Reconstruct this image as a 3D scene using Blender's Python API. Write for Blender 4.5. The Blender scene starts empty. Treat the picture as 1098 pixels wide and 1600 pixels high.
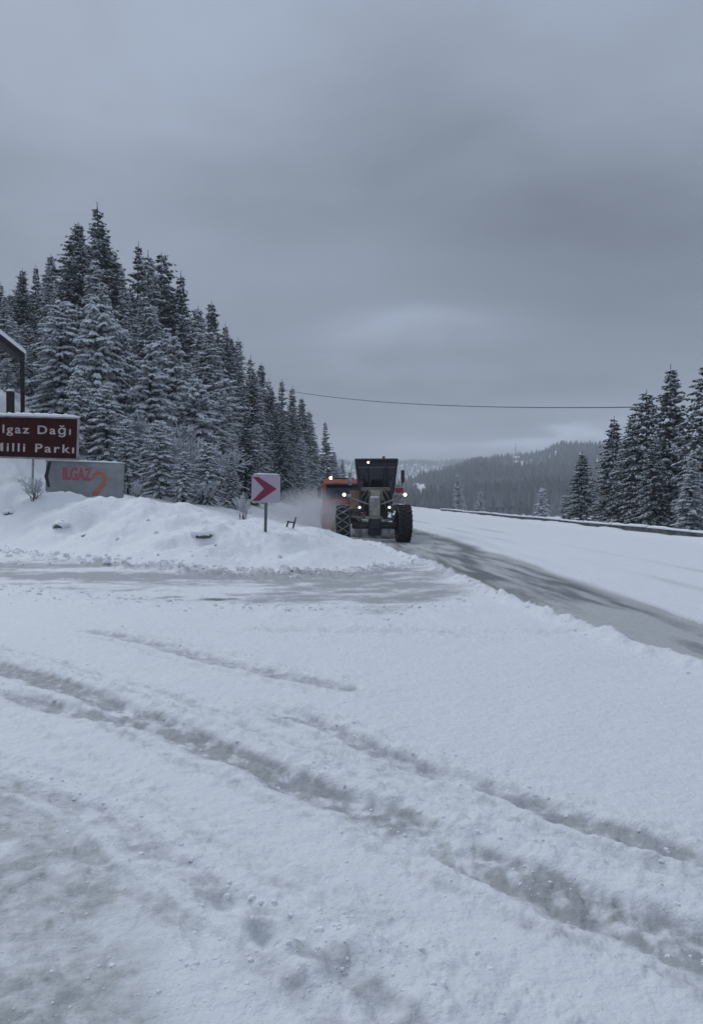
import bpy, math, random
import numpy as np
from mathutils import Vector, Matrix
R = math.radians
random.seed(7)
S = bpy.context.scene
C = S.collection

# ------------------------------------------------------------------ camera
F, CX, HY, CH = 1300.0, 549.0, 775.0, 1.68       # focal (px), centre column, horizon row, camera height
cam = bpy.data.objects.new('camera', bpy.data.cameras.new('camera'))
C.objects.link(cam)
cam.location = (0, 0, CH)
cam.rotation_euler = (R(90) - math.atan((800 - HY) / F), 0, 0)
cam.data.sensor_fit = 'HORIZONTAL'; cam.data.sensor_width = 36
cam.data.lens = 36 * F / 1098
cam.data.clip_start = 0.05; cam.data.clip_end = 20000
S.camera = cam

# ------------------------------------------------------------------ world, sun, exposure
SUN_EL, SUN_AZ = R(42), R(-38)                    # azimuth from +Y, negative = left
w = bpy.data.worlds.new('World'); S.world = w; w.use_nodes = True
nt = w.node_tree; nt.nodes.clear()
N = nt.nodes.new; L = nt.links.new
def wmath(op, a, b=None, c=None):
    n = N('ShaderNodeMath'); n.operation = op
    for i, v in enumerate((a, b, c)):
        if v is None: continue
        if isinstance(v, (int, float)): n.inputs[i].default_value = v
        else: L(v, n.inputs[i])
    return n.outputs[0]
out = N('ShaderNodeOutputWorld')
tc = N('ShaderNodeTexCoord'); sep = N('ShaderNodeSeparateXYZ'); L(tc.outputs['Generated'], sep.inputs[0])
X, Y, Z = sep.outputs
zz = wmath('MAXIMUM', Z, 0.0)
dv = wmath('ADD', zz, 0.16)
comb = N('ShaderNodeCombineXYZ'); L(wmath('DIVIDE', X, dv), comb.inputs[0]); L(wmath('DIVIDE', Y, dv), comb.inputs[1])
def wnoise(scale, detail, rough, loc, sc=(1, 1, 1)):
    mp = N('ShaderNodeMapping'); mp.inputs['Location'].default_value = loc; mp.inputs['Scale'].default_value = sc
    L(comb.outputs[0], mp.inputs[0])
    n = N('ShaderNodeTexNoise'); n.inputs['Scale'].default_value = scale; n.inputs['Detail'].default_value = detail
    n.inputs['Roughness'].default_value = rough; n.inputs['Distortion'].default_value = 0.25
    L(mp.outputs[0], n.inputs['Vector']); return n.outputs['Fac']
n1 = wnoise(0.42, 4, 0.48, (3.7, 1.3, 0))
n2 = wnoise(1.5, 5, 0.5, (9.1, 4.4, 0), (1.0, 1.15, 1))
# overcast luminance: brighter towards the zenith and towards the veiled sun
sd = Vector((math.sin(SUN_AZ) * math.cos(SUN_EL), math.cos(SUN_AZ) * math.cos(SUN_EL), math.sin(SUN_EL)))
dp = N('ShaderNodeVectorMath'); dp.operation = 'DOT_PRODUCT'; L(tc.outputs['Generated'], dp.inputs[0]); dp.inputs[1].default_value = sd
veil = wmath('POWER', wmath('MAXIMUM', dp.outputs['Value'], 0.0), 7.0)
grad = N('ShaderNodeMapRange'); grad.inputs['From Min'].default_value = 0.0; grad.inputs['From Max'].default_value = 1.0
grad.inputs['To Min'].default_value = 0.215; grad.inputs['To Max'].default_value = 0.72; L(wmath('POWER', zz, 1.6), grad.inputs['Value'])
low = wmath('MULTIPLY', wmath('POWER', wmath('SUBTRACT', 1.0, zz), 22.0), 0.012)
lum = wmath('ADD', wmath('ADD', grad.outputs[0], low), wmath('MULTIPLY', veil, 0.22))
cl = wmath('ADD', wmath('MULTIPLY', wmath('SUBTRACT', n1, 0.5), 1.15), wmath('MULTIPLY', wmath('SUBTRACT', n2, 0.5), 0.75))
# banks of cloud: soft lobes (tan azimuth, tan elevation, half sizes, tilt, gain), edges broken by noise
yy_ = wmath('MAXIMUM', Y, 0.04)
ta = wmath('ADD', wmath('DIVIDE', X, yy_), wmath('MULTIPLY', wmath('SUBTRACT', n1, 0.5), 0.5))
te = wmath('ADD', wmath('DIVIDE', Z, yy_), wmath('MULTIPLY', wmath('SUBTRACT', n2, 0.5), 0.09))
for a0, e0, sa, se, tl, gn in ((.38, .29, .34, .12, .05, -.32), (-.02, .36, .40, .07, .0, -.14), (.09, .205, .14, .030, .04, .64), (.02, .182, .10, .014, .0, .16), (.17, .235, .10, .018, .0, -.12), (.0, .172, .10, .018, .05, .12), (.25, .150, .35, .035, .0, .10),
                               (.10, .130, .25, .016, .0, -.2), (.22, .066, .15, .015, .10, 1.7), (.33, .105, .20, .02, .0, .35), (.0, .075, .12, .03, .0, -.06), (-.30, .26, .16, .07, .0, .10), (.45, .22, .25, .03, .0, -.08)):
    u_ = wmath('DIVIDE', wmath('SUBTRACT', ta, a0), sa)
    v_ = wmath('DIVIDE', wmath('SUBTRACT', wmath('SUBTRACT', te, e0), wmath('MULTIPLY', wmath('SUBTRACT', ta, a0), tl)), se)
    q_ = wmath('ADD', wmath('MULTIPLY', u_, u_), wmath('MULTIPLY', v_, v_))
    cl = wmath('ADD', cl, wmath('MULTIPLY', wmath('EXPONENT', wmath('MULTIPLY', q_, -1.0)), gn))
lum = wmath('MULTIPLY', lum, wmath('ADD', 1.0, cl))
tint = N('ShaderNodeVectorMath'); tint.operation = 'SCALE'; tint.inputs[0].default_value = (0.87, 1.01, 1.27); L(lum, tint.inputs['Scale'])
sky = N('ShaderNodeTexSky'); sky.sky_type = 'NISHITA'; sky.sun_disc = False
sky.sun_elevation = SUN_EL; sky.sun_rotation = SUN_AZ
b1 = N('ShaderNodeBackground'); L(sky.outputs[0], b1.inputs[0]); b1.inputs[1].default_value = 0.05
b2 = N('ShaderNodeBackground'); L(tint.outputs[0], b2.inputs[0]); b2.inputs[1].default_value = 1.0
mx = N('ShaderNodeMixShader'); mx.inputs[0].default_value = 0.88
L(b1.outputs[0], mx.inputs[1]); L(b2.outputs[0], mx.inputs[2]); L(mx.outputs[0], out.inputs['Surface'])

sun = bpy.data.objects.new('sun', bpy.data.lights.new('sun', 'SUN')); C.objects.link(sun)
sun.data.energy = 1.05; sun.data.angle = R(22); sun.data.color = (0.93, 0.96, 1.0)
sun.rotation_euler = (Vector((0, 0, 1)).rotation_difference(sd)).to_euler()
S.view_settings.view_transform = 'Standard'; S.view_settings.look = 'None'
S.view_settings.exposure = 0.0; S.view_settings.gamma = 1.0; S.view_settings.use_curve_mapping = False
S.cycles.use_denoising = True
S.cycles.max_bounces = 6; S.cycles.volume_bounces = 1; S.cycles.transparent_max_bounces = 12
S.cycles.volume_step_rate = 4.0; S.cycles.volume_max_steps = 128

# ------------------------------------------------------------------ helpers
def mat(name, color=(0.5, 0.5, 0.5), rough=0.7, metal=0.0, noise=None, bump=None, emit=None, snow=0.0, spec=0.5):
    m = bpy.data.materials.new(name); m.use_nodes = True
    t = m.node_tree; b = t.nodes['Principled BSDF']
    b.inputs['Roughness'].default_value = rough; b.inputs['Metallic'].default_value = metal
    b.inputs['Specular IOR Level'].default_value = spec
    b.inputs['Base Color'].default_value = (*color, 1)
    tcn = t.nodes.new('ShaderNodeTexCoord')
    col = None
    if noise:
        sc, c2, lo, hi = noise
        n = t.nodes.new('ShaderNodeTexNoise'); n.inputs['Scale'].default_value = sc; n.inputs['Detail'].default_value = 5
        t.links.new(tcn.outputs['Object'], n.inputs['Vector'])
        r = t.nodes.new('ShaderNodeValToRGB'); r.color_ramp.elements[0].position = lo; r.color_ramp.elements[1].position = hi
        r.color_ramp.elements[0].color = (*color, 1); r.color_ramp.elements[1].color = (*c2, 1)
        t.links.new(n.outputs['Fac'], r.inputs[0]); t.links.new(r.outputs[0], b.inputs['Base Color'])
    if bump:
        n = t.nodes.new('ShaderNodeTexNoise'); n.inputs['Scale'].default_value = bump[0]; n.inputs['Detail'].default_value = 4
        t.links.new(tcn.outputs['Object'], n.inputs['Vector'])
        bp = t.nodes.new('ShaderNodeBump'); bp.inputs['Distance'].default_value = bump[1]; bp.inputs['Strength'].default_value = 0.7
        t.links.new(n.outputs['Fac'], bp.inputs['Height']); t.links.new(bp.outputs[0], b.inputs['Normal'])
    if emit:
        b.inputs['Emission Color'].default_value = (*emit[0], 1); b.inputs['Emission Strength'].default_value = emit[1]
    return m

class MB:
    """collects geometry, builds one mesh object"""
    def __init__(s): s.v = []; s.f = []; s.m = []
    def add(s, vs, fs, mi=0):
        o = len(s.v); s.v += [tuple(p) for p in vs]
        for f in fs: s.f.append(tuple(i + o for i in f)); s.m.append(mi)
        return s
    def box(s, c, d, rz=0, rx=0, ry=0, mi=0, taper=1.0, bev=0.0):
        hx, hy, hz = d[0] / 2, d[1] / 2, d[2] / 2
        M = Matrix.Rotation(rz, 3, 'Z') @ Matrix.Rotation(ry, 3, 'Y') @ Matrix.Rotation(rx, 3, 'X')
        if bev <= 0:
            vs = [(x * (taper if z > 0 else 1), y * (taper if z > 0 else 1), z) for z in (-hz, hz) for x, y in ((-hx, -hy), (hx, -hy), (hx, hy), (-hx, hy))]
            fs = [(3, 2, 1, 0), (4, 5, 6, 7), (0, 1, 5, 4), (1, 2, 6, 5), (2, 3, 7, 6), (3, 0, 4, 7)]
        else:
            k = min(bev, hx * .9, hy * .9, hz * .9); vs = []
            ring = [(-hx + k, -hy), (hx - k, -hy), (hx, -hy + k), (hx, hy - k), (hx - k, hy), (-hx + k, hy), (-hx, hy - k), (-hx, -hy + k)]
            q = 1 - k / max(hx, 1e-6); q2 = 1 - k / max(hy, 1e-6)
            for z, a in ((-hz, 0), (-hz + k, 1), (hz - k, 1), (hz, 0)):
                for x, y in ring: vs.append((x if a else x * q, y if a else y * q2, z))
            fs = [tuple(range(7, -1, -1)), tuple(range(24, 32))]
            for l in range(3):
                for i in range(8): fs.append((l * 8 + i, l * 8 + (i + 1) % 8, l * 8 + 8 + (i + 1) % 8, l * 8 + 8 + i))
        return s.add([M @ Vector(p) + Vector(c) for p in vs], fs, mi)
    def tube(s, pts, r, n=8, mi=0, cap=True):
        pts = [Vector(p) for p in pts]
        if isinstance(r, (int, float)): r = [r] * len(pts)
        vs = []; up = None
        for i, p in enumerate(pts):
            d = (pts[min(i + 1, len(pts) - 1)] - pts[max(i - 1, 0)]).normalized()
            if up is None: up = Vector((0, 0, 1)) if abs(d.z) < .9 else Vector((1, 0, 0))
            a = d.cross(up).normalized(); b = a.cross(d)
            for k in range(n):
                t = 2 * math.pi * k / n; vs.append(p + (a * math.cos(t) + b * math.sin(t)) * r[i])
        fs = [(i * n + k, i * n + (k + 1) % n, (i + 1) * n + (k + 1) % n, (i + 1) * n + k) for i in range(len(pts) - 1) for k in range(n)]
        if cap: fs += [tuple(range(n - 1, -1, -1)), tuple(range((len(pts) - 1) * n, len(pts) * n))]
        return s.add(vs, fs, mi)
    def lathe_x(s, prof, c, n=40, mi=0):
        """prof: (x, r) list, revolved about the X axis through c"""
        vs = [(c[0] + x, c[1] + r * math.cos(2 * math.pi * k / n), c[2] + r * math.sin(2 * math.pi * k / n)) for x, r in prof for k in range(n)]
        fs = [(i * n + k, i * n + (k + 1) % n, (i + 1) * n + (k + 1) % n, (i + 1) * n + k) for i in range(len(prof) - 1) for k in range(n)]
        return s.add(vs, fs, mi)
    def prism(s, poly, y0, y1, mi=0):
        """poly in XZ, extruded along Y"""
        n = len(poly); vs = [(x, y0, z) for x, z in poly] + [(x, y1, z) for x, z in poly]
        fs = [tuple(range(n)), tuple(range(2 * n - 1, n - 1, -1))] + [(i, i + n, (i + 1) % n + n, (i + 1) % n) for i in range(n)]
        return s.add(vs, fs, mi)
    def loft(s, polys, mi=0):
        n = len(polys[0]); vs = [p for q in polys for p in q]
        fs = [(i * n + k, i * n + (k + 1) % n, (i + 1) * n + (k + 1) % n, (i + 1) * n + k) for i in range(len(polys) - 1) for k in range(n)]
        fs += [tuple(range(n - 1, -1, -1)), tuple(range((len(polys) - 1) * n, len(polys) * n))]
        return s.add(vs, fs, mi)
    def mesh(s, name, mats, smooth=False):
        me = bpy.data.meshes.new(name); me.from_pydata(s.v, [], s.f)
        for m in (mats if isinstance(mats, (list, tuple)) else [mats]): me.materials.append(m)
        if any(s.m): me.polygons.foreach_set('material_index', s.m)
        if smooth: me.polygons.foreach_set('use_smooth', [True] * len(s.f))
        me.update(); return me
    def build(s, name, mats, parent=None, smooth=False):
        return link(name, s.mesh(name, mats, smooth), parent)

def link(name, me, parent=None):
    o = bpy.data.objects.new(name, me); C.objects.link(o)
    if parent: o.parent = parent
    return o
def tag(o, label=None, cat=None, group=None, kind=None):
    if label: o['label'] = label
    if cat: o['category'] = cat
    if group: o['group'] = group
    if kind: o['kind'] = kind
    return o
def thing(name, label, cat, loc=(0, 0, 0), rz=0, group=None):
    o = bpy.data.objects.new(name, None); C.objects.link(o)
    o.empty_display_size = 0.2
    o.location = loc; o.rotation_euler = (0, 0, rz)
    return tag(o, label, cat, group)

# vectorised gradient-free value noise
_rs = np.random.RandomState(11); _P = _rs.permutation(1024); _V = _rs.rand(1024) * 2 - 1
def vnoise(x, y, seed=0):
    x = np.asarray(x, float) + seed * 17.31; y = np.asarray(y, float) - seed * 9.77
    xi = np.floor(x).astype(np.int64); yi = np.floor(y).astype(np.int64)
    fx = x - xi; fy = y - yi; fx = fx * fx * fx * (fx * (fx * 6 - 15) + 10); fy = fy * fy * fy * (fy * (fy * 6 - 15) + 10)
    h = lambda a, b: _V[_P[(_P[a & 1023] + b) & 1023]]
    a = h(xi, yi); b = h(xi + 1, yi); c = h(xi, yi + 1); d = h(xi + 1, yi + 1)
    return (a + (b - a) * fx) * (1 - fy) + (c + (d - c) * fx) * fy
def fbm(x, y, o=4, seed=0, g=0.5):
    s = 0; a = 1; t = 0
    for i in range(o):
        s = s + a * vnoise(x * 2 ** i, y * 2 ** i, seed + i * 3); t += a; a *= g
    return s / t
def sst(a, b, x):
    t = np.clip((np.asarray(x, float) - a) / (b - a), 0, 1); return t * t * (3 - 2 * t)
def gp(px, py):
    """photo pixel of flat ground -> world x, y (used to measure where tracks lie)"""
    d = CH * F / (py - HY); return ((px - CX) * d / F, d)
def gpl(pts): return [gp(*p) for p in pts]
def pt(px, py, Yd): return Vector(((px - CX) * Yd / F, Yd, CH - (py - HY) * Yd / F))
def polydist(x, y, line):
    """distance to polyline and signed side, and running parameter"""
    best = np.full(x.shape, 1e9); side = np.zeros(x.shape); par = np.zeros(x.shape); acc = 0
    for (x0, y0), (x1, y1) in zip(line[:-1], line[1:]):
        dx, dy = x1 - x0, y1 - y0; l2 = dx * dx + dy * dy; ln = math.sqrt(l2)
        t = np.clip(((x - x0) * dx + (y - y0) * dy) / l2, 0, 1)
        qx = x - (x0 + t * dx); qy = y - (y0 + t * dy); d = np.hypot(qx, qy)
        sgn = np.sign(dx * qy - dy * qx)
        m = d < best; best = np.where(m, d, best); side = np.where(m, sgn, side); par = np.where(m, acc + t * ln, par); acc += ln
    return best, side, par
def smooth_line(line, it=2):
    for _ in range(it):
        o = [line[0]]
        for a, b in zip(line[:-1], line[1:]):
            o += [(a[0] * .75 + b[0] * .25, a[1] * .75 + b[1] * .25), (a[0] * .25 + b[0] * .75, a[1] * .25 + b[1] * .75)]
        line = o + [line[-1]]
    return line

# ------------------------------------------------------------------ terrain
lane_l = lambda y: np.interp(y, [-40, 0, 8.5, 9.4, 11.05, 13.4, 17, 21, 29.5, 40, 60, 90, 140, 220], [8.6, 4.5, 3.6, 3.3, 2.98, 2.6, 2.3, 2.15, 0.1, -0.9, -2.2, -3.6, -3.6, -1.0])
lane_r = lambda y: np.interp(y, [-40, 0, 5, 11.3, 17.7, 27.6, 44, 60, 90, 140, 220], [8.6, 5.5, 5.1, 4.85, 4.65, 4.3, 3.4, 2.6, .8, .2, 2.6])
rail_x = lambda y: np.interp(y, [-60, 31, 90, 140, 220], [19.4, 13.2, 9.3, 7.5, 9.5])
bank_y0 = lambda x: np.interp(x, [-40, -14, -10.8, -5.6, -2.1, 0, 1.2, 2.4], [40, 28, 25.7, 20.8, 18.6, 18.9, 20.5, 24])
bank_z = lambda x: np.interp(x, [-40, -20, -13, -10.4, -8, -6.2, -4.1, -2.9, -1.9, -.56, 1, 2.2], [3.6, 2.5, 1.82, 1.66, 1.42, 1.28, 1.08, .90, .76, .45, .17, 0])
road_near = lambda x: np.interp(x, [-40, -14, -6.1, -2.5, .45, 1.9, 3], [26, 18.5, 14.6, 12.6, 11.7, 13.2, 14])
ridge_a = lambda p: np.interp(p, [-400, 300, 560, 640, 660, 700, 740, 800, 850, 880, 930, 1000, 1100, 1300, 2000], [640, 700, 775, 748, 737, 723, 716, 712, 703, 694, 692, 695, 700, 712, 700])
def far_h(x, y):
    r = np.hypot(x, y); az = np.arctan2(x, y)
    px = CX + F * np.tan(np.clip(az, -1.0, 1.0))
    za = CH + (HY - 12 - ridge_a(px)) / F * 1500 * np.cos(np.clip(az, -1, 1))
    za = za + 9 * fbm(az * 22, r / 500, 3, 5)
    prof = sst(380, 1500, r) * (1 - 0.8 * sst(1500, 2100, r))
    z1 = -9 + (za + 9) * prof
    zb = CH + (HY - 724) / F * 2300 + 10 * fbm(az * 15 + 4, r / 900, 3, 9)
    z2 = -9 + (zb + 9) * sst(1700, 2300, r) * (1 - 0.5 * sst(2350, 2700, r))
    return np.maximum(z1, z2) + 6 * fbm(x / 160, y / 160, 3, 2) * sst(350, 900, r)
def H0(x, y):
    """large shape without tracks"""
    x = np.asarray(x, float); y = np.asarray(y, float); r = np.hypot(x, y)
    z = 0.05 * fbm(x / 3.1, y / 3.1, 3, 1)
    # ploughed bank behind the side road
    y0 = bank_y0(x); zc = bank_z(x)
    t = (y - y0) / 5.5
    wob = 1 + 0.10 * fbm(x / 2.2, y / 2.2, 3, 4)
    z = z + 1.5 * sst(34, 42, y) * sst(-12.3, -16, x) * sst(90, 60, y)
    rel = (0.46 * fbm(x / 1.9, y / 1.5, 5, 14, .58) + 0.14 * np.abs(fbm(x / 1.1, y / .9, 3, 15))) * sst(0, .5, t) * sst(2.6, 1.2, t) * sst(1.5, -1.0, x) * (x > -45)
    fr = sst(0, 1, t) * (0.62 + 0.38 * sst(0.3, 1.15, t)) * wob
    keep = 0.35 + 0.65 * sst(-2, -7, x)
    back = 1 - (1 - keep) * sst(1.15, 2.4, t)
    lane_m = sst(-0.3, -2.2, x - lane_l(y)) + 0.0
    z = z + zc * fr * back * np.clip(lane_m + sst(34, 22, y) * (x < 2.4), 0, 1)
    z = z + rel * sst(.0, .8, zc)
    # forested hillside on the left
    u = np.maximum(-7.0 - x, 0)
    hill = 0.30 * u * sst(0, 14, u); hill = 48 * np.tanh(hill / 48)
    z = z + hill * sst(30, 44, y + 0.1 * u)
    # drop beyond the guardrail
    u = np.maximum(x - rail_x(y) - 1.6, 0)
    z = z - 26 * np.tanh(0.42 * u * sst(0, 4, u) / 26)
    # raised shoulder of ploughed snow along the rail
    dr = x - rail_x(y)
    z = z + (0.16 + .10 * fbm(x * .5, y * .5, 3, 44)) * np.exp(-((dr + .35) / 0.6) ** 2)
    wf = sst(170, 420, r)
    z = z * (1 - wf) + far_h(x, y) * wf
    z = z + 0.25 * fbm(x / 9, y / 9, 3, 8) * sst(28, 60, np.abs(y)) * (np.clip(-7 - x, 0, 5) / 5)
    return z
RUTS = [  # polyline (px), half width m, depth m, slush
    (smooth_line(gpl([(-260, 985), (0, 1040), (120, 1083), (250, 1130), (380, 1188), (480, 1222), (580, 1268), (690, 1312), (850, 1385), (970, 1428), (1098, 1482), (1400, 1610)])), .120, .078, .85),
    (smooth_line(gpl([(385, 1096), (500, 1130), (620, 1182), (740, 1222), (880, 1270), (1000, 1312), (1098, 1352), (1500, 1500)])), .085, .048, .6),
    (smooth_line(gpl([(-200, 1055), (0, 1085), (80, 1108), (170, 1128), (230, 1136)])), .09, .035, .6),
    (smooth_line(gpl([(110, 985), (250, 1008), (320, 1030), (385, 1046), (470, 1062), (548, 1078)])), .10, .038, .5),
    (smooth_line(gpl([(450, 1258), (560, 1290), (640, 1330), (700, 1340), (850, 1410), (1000, 1490), (1150, 1560)])), .07, .018, .1),
    (smooth_line(gpl([(-200, 1170), (0, 1218), (100, 1250), (180, 1290), (260, 1352), (340, 1405), (420, 1450), (520, 1510), (600, 1570), (660, 1660)])), .075, .030, .45),
    (smooth_line(gpl([(330, 986), (480, 990), (640, 984), (830, 990), (960, 985)])), .12, .02, .15),
    (smooth_line(gpl([(400, 985), (560, 988), (760, 994)])), .10, .016, .1),
]
def shifted(line, off, wob, seed):
    o = []; rn = random.Random(seed)
    for a, b in zip(line[:-1], line[1:]):
        l = math.dist(a, b) or 1; nx, ny = -(b[1] - a[1]) / l, (b[0] - a[0]) / l; k = off + rn.uniform(-wob, wob); o.append((a[0] + nx * k, a[1] + ny * k))
    return o
for base, off, hw_, dp_, sv in ((0, .30, .030, .014, .22), (0, .46, .045, .018, .30), (0, -.34, .035, .012, .25), (1, -.22, .035, .014, .30), (1, .17, .025, .010, .15), (5, .26, .035, .014, .2), (5, -.22, .05, .02, .4), (3, .25, .04, .014, .2), (3, -.3, .04, .012, .2), (0, -.75, .03, .008, .10)):
    RUTS.append((shifted(RUTS[base][0][::2], off, .025, int(off * 100) + base), hw_, dp_, sv))
ICE = gpl([(-300, 1200), (0, 1235), (90, 1280), (160, 1330), (200, 1400), (235, 1480), (255, 1560), (265, 1660)])
def detail(x, y):
    """tracks, clods, lane recess; returns dz, slush, asphalt, ice"""
    x = np.asarray(x, float); y = np.asarray(y, float); r = np.hypot(x, y)
    dz = np.zeros(x.shape); sl = np.zeros(x.shape); ice = np.zeros(x.shape)
    near = r < 26
    xn, yn = x[near], y[near]; d0 = np.zeros(xn.shape); s0 = np.zeros(xn.shape); rough = np.zeros(xn.shape)
    wx = xn + 0.05 * fbm(xn * 2.2, yn * 2.2, 3, 21); wy = yn + 0.05 * fbm(xn * 2.2, yn * 2.2, 3, 31)
    for line, hw, dep, slv in RUTS:
        d, sd_, par = polydist(wx, wy, line)
        var = 0.75 + 0.5 * fbm(par * 1.1, par * 0.3, 3, 41)
        hwv = hw * (1 + 0.25 * fbm(par * 2.3, sd_ * 3, 2, 55))
        sg_ = d * sd_                                   # positive on the far side of the wheel path
        g = sst(hwv * 1.15, hwv * 0.60, sg_) * sst(-hwv * 2.4, -hwv * 0.5, sg_)
        lip = np.exp(-((sg_ - hwv * 1.7) / (hwv * 0.6)) ** 2) + .45 * np.exp(-((sg_ + hwv * 2.4) / (hwv * 0.8)) ** 2)
        ends = sst(0, 0.6, par)
        cl = np.clip(fbm(xn * 9, yn * 9, 3, 61), 0, 1)
        d0 += (-dep * g * var + dep * (0.55 * lip * (0.5 + 1.3 * cl))) * ends
        s0 = np.maximum(s0, g * slv * ends * np.clip(0.90 + 1.1 * fbm(xn * 3, yn * 3, 4, 66, .65) + 1.0 * fbm(xn * 14, yn * 14, 3, 67), 0, 1.25))
        tread = np.sign(np.sin((par + np.abs(sg_) * .9) * 2 * math.pi / .075)) * g * sst(9, 5, np.hypot(xn, yn))
        d0 += .0025 * tread * np.clip(.4 + 1.5 * fbm(par * 1.7, par * 0 + 3, 2, 47), 0, 1)
        rough = np.maximum(rough, np.exp(-(d / (hw * 4.5)) ** 2) * ends)
    # trampled zones
    def blob(px, py, sx, sy):
        bx, by = gp(px, py); return np.exp(-((xn - bx) / sx) ** 2 - ((yn - by) / sy) ** 2)
    rough = np.maximum(rough, 0.9 * blob(330, 1150, .55, .9)); rough = np.maximum(rough, 1.0 * blob(480, 1520, .35, .45))
    rough = np.maximum(rough, 0.8 * blob(620, 1560, .3, .35)); rough = np.maximum(rough, 0.7 * blob(120, 1130, .9, .7))
    rough = np.maximum(rough, 0.7 * blob(880, 1330, .4, .5)); rough = np.maximum(rough, 0.6 * blob(560, 1200, .6, .6))
    rough = np.maximum(rough, 0.45 * blob(1000, 1450, .5, .3))
    # icy dirty patch at the left foot of the picture
    d, sd_, par = polydist(xn + .12 * fbm(xn * 2, yn * 2, 3, 71), yn + .12 * fbm(xn * 2, yn * 2, 3, 72), ICE)
    inside = sst(-0.14, 0.22, -d * sd_)
    pat = 0.98 + 1.6 * fbm(xn * 2.6, yn * 2.6, 5, 73, .65)
    ic = np.clip(inside * pat, 0, 1)
    d0 -= 0.030 * inside; rough = np.maximum(rough, inside * 0.75)
    # large soft foot / boot hollows
    for px, py, s_, dd in [(802, 1105, .085, .012), (812, 1146, .05, .008), (760, 1338, .04, .006), (410, 1470, .045, .05), (425, 1490, .05, .035), (535, 1535, .06, .05), (600, 1590, .06, .045), (350, 1420, .05, .03), (45, 1350, .05, .03), (800, 1540, .03, .015), (925, 1170, .09, .006)]:
        bx, by = gp(px, py); d0 -= dd * np.exp(-((xn - bx) ** 2 + (yn - by) ** 2) / s_ ** 2)
    for px, py, s_, dd in [(450, 1500, .07, .045), (480, 1545, .09, .04), (560, 1500, .08, .03), (390, 1455, .05, .03), (640, 1600, .07, .04), (300, 1118, .12, .03), (372, 1118, .12, .028)]:
        bx, by = gp(px, py); d0 += dd * np.exp(-((xn - bx) ** 2 + (yn - by) ** 2) / s_ ** 2)
    c1 = fbm(xn * 7, yn * 7, 4, 81, .6); c2 = np.clip(fbm(xn * 11, yn * 11, 3, 83, .6) - 0.08, 0, .35)
    d0 += rough * (0.022 * c1 + 0.035 * c2) + 0.0035 * fbm(xn * 5, yn * 5, 4, 85, .55) + 0.010 * fbm(xn * 1.1, yn * 1.1, 3, 87)
    dz[near] = d0; sl[near] = s0 + 0.30 * rough * np.clip(fbm(xn * 4, yn * 4, 4, 90, .65) + .12, 0, 1); ice[near] = ic
    # side road: churned dirty snow
    yn_, yf_ = road_near(x), bank_y0(x)
    e1 = 0.7 * fbm(x * .7, y * .9, 4, 101)
    side = sst(-0.2, 1.4, y - yn_ + e1) * sst(0.5, -0.6, y - yf_ + 0.6 * e1) * sst(3.0, 1.2, x + e1)
    streak = fbm(x * 0.30 + .3 * fbm(x, y, 2, 7), y * 0.8, 5, 103, .62)
    sl = np.maximum(sl, side * np.clip(0.60 + 1.3 * streak + 0.9 * fbm(x * 1.6, y * 2.4, 5, 104, .65), 0, 1))
    foot = np.exp(-((y - yf_ + 0.3) / 0.75) ** 2) * sst(2.2, .2, x)
    dz = dz - 0.05 * side + (side * 0.03 + foot * 0.22) * np.clip(fbm(x * 3.2, y * 3.2, 4, 105, .65) + .12, 0, 1) * sst(60, 25, r)
    nearf = np.exp(-((y - yn_ + 0.2) / 0.9) ** 2) * sst(3, 1.5, x)
    dz = dz + nearf * 0.06 * np.clip(fbm(x * 3, y * 3, 4, 107, .6) + .1, 0, 1)
    # bare streaks where the asphalt shows
    asp = np.zeros(x.shape)
    for (px, py, sx, sy, a) in [(342, 932, .34, .17, 1.0), (262, 930, .22, .13, .75), (425, 945, .35, .1, .3), (655, 938, .5, .22, .35), (205, 905, .8, .12, .3)]:
        bx, by = gp(px, py); asp = np.maximum(asp, a * np.exp(-((x - bx) / sx) ** 4 - ((y - by + .15 * fbm(x * 3, y * 3, 2, 3)) / sy) ** 4))
    sl = sl * (1 - .95 * np.clip(asp, 0, 1))
    # cleared lane of the main road
    yy = np.clip(y, -60, 300)
    wl = x - lane_l(yy) + 0.10 * fbm(x * 1.3, y * 1.3, 4, 111) + 0.09 * fbm(x * 5, y * 5, 3, 112); wr = lane_r(yy) - x + 0.16 * fbm(x * .5, y * .35, 4, 113)
    lane = sst(-0.03, 0.05, wl) * sst(-0.05, 0.45, wr) * (np.abs(y) < 230)
    c_ = (x - lane_l(yy)) / np.maximum(lane_r(yy) - lane_l(yy), .3)
    stl = fbm(x * 0.9 + y * .06, y * 0.16, 4, 115, .6); stf = fbm((x + y * .07) * 5, y * .5, 3, 117)
    edge_ = np.exp(-((c_ - .03) / .13) ** 2) + np.exp(-((c_ - .93) / .16) ** 2)
    white = np.clip(0.80 + 1.45 * stl + 1.0 * stf + 0.35 * np.exp(-((c_ - 0.55) / 0.24) ** 2) * sst(20, 10, y) - .50 * edge_ - .12 * sst(18, 30, y), 0, 1)
    dz = dz - 0.06 * lane
    berm = np.exp(-((wl + 0.16) / 0.13) ** 2) * (np.abs(y) < 60)
    dz = dz + berm * (0.06 + 0.12 * np.clip(fbm(x * 4, y * 4, 3, 119) + .2, 0, 1)) * sst(36, 24, y)
    asp = np.maximum(asp, lane)
    slush_on = np.where(lane > 0.02, white, 0)
    sl = np.where(lane > .3, slush_on, sl)
    # faint tracks on the far side of the highway
    dr = x - lane_r(yy)
    tr = (np.exp(-((dr - 1.6) / .22) ** 2) + np.exp(-((dr - 3.2) / .25) ** 2) + .5 * np.exp(-((dr - .5) / .5) ** 2)) * sst(-20, 0, y) * sst(160, 60, y)
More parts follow.
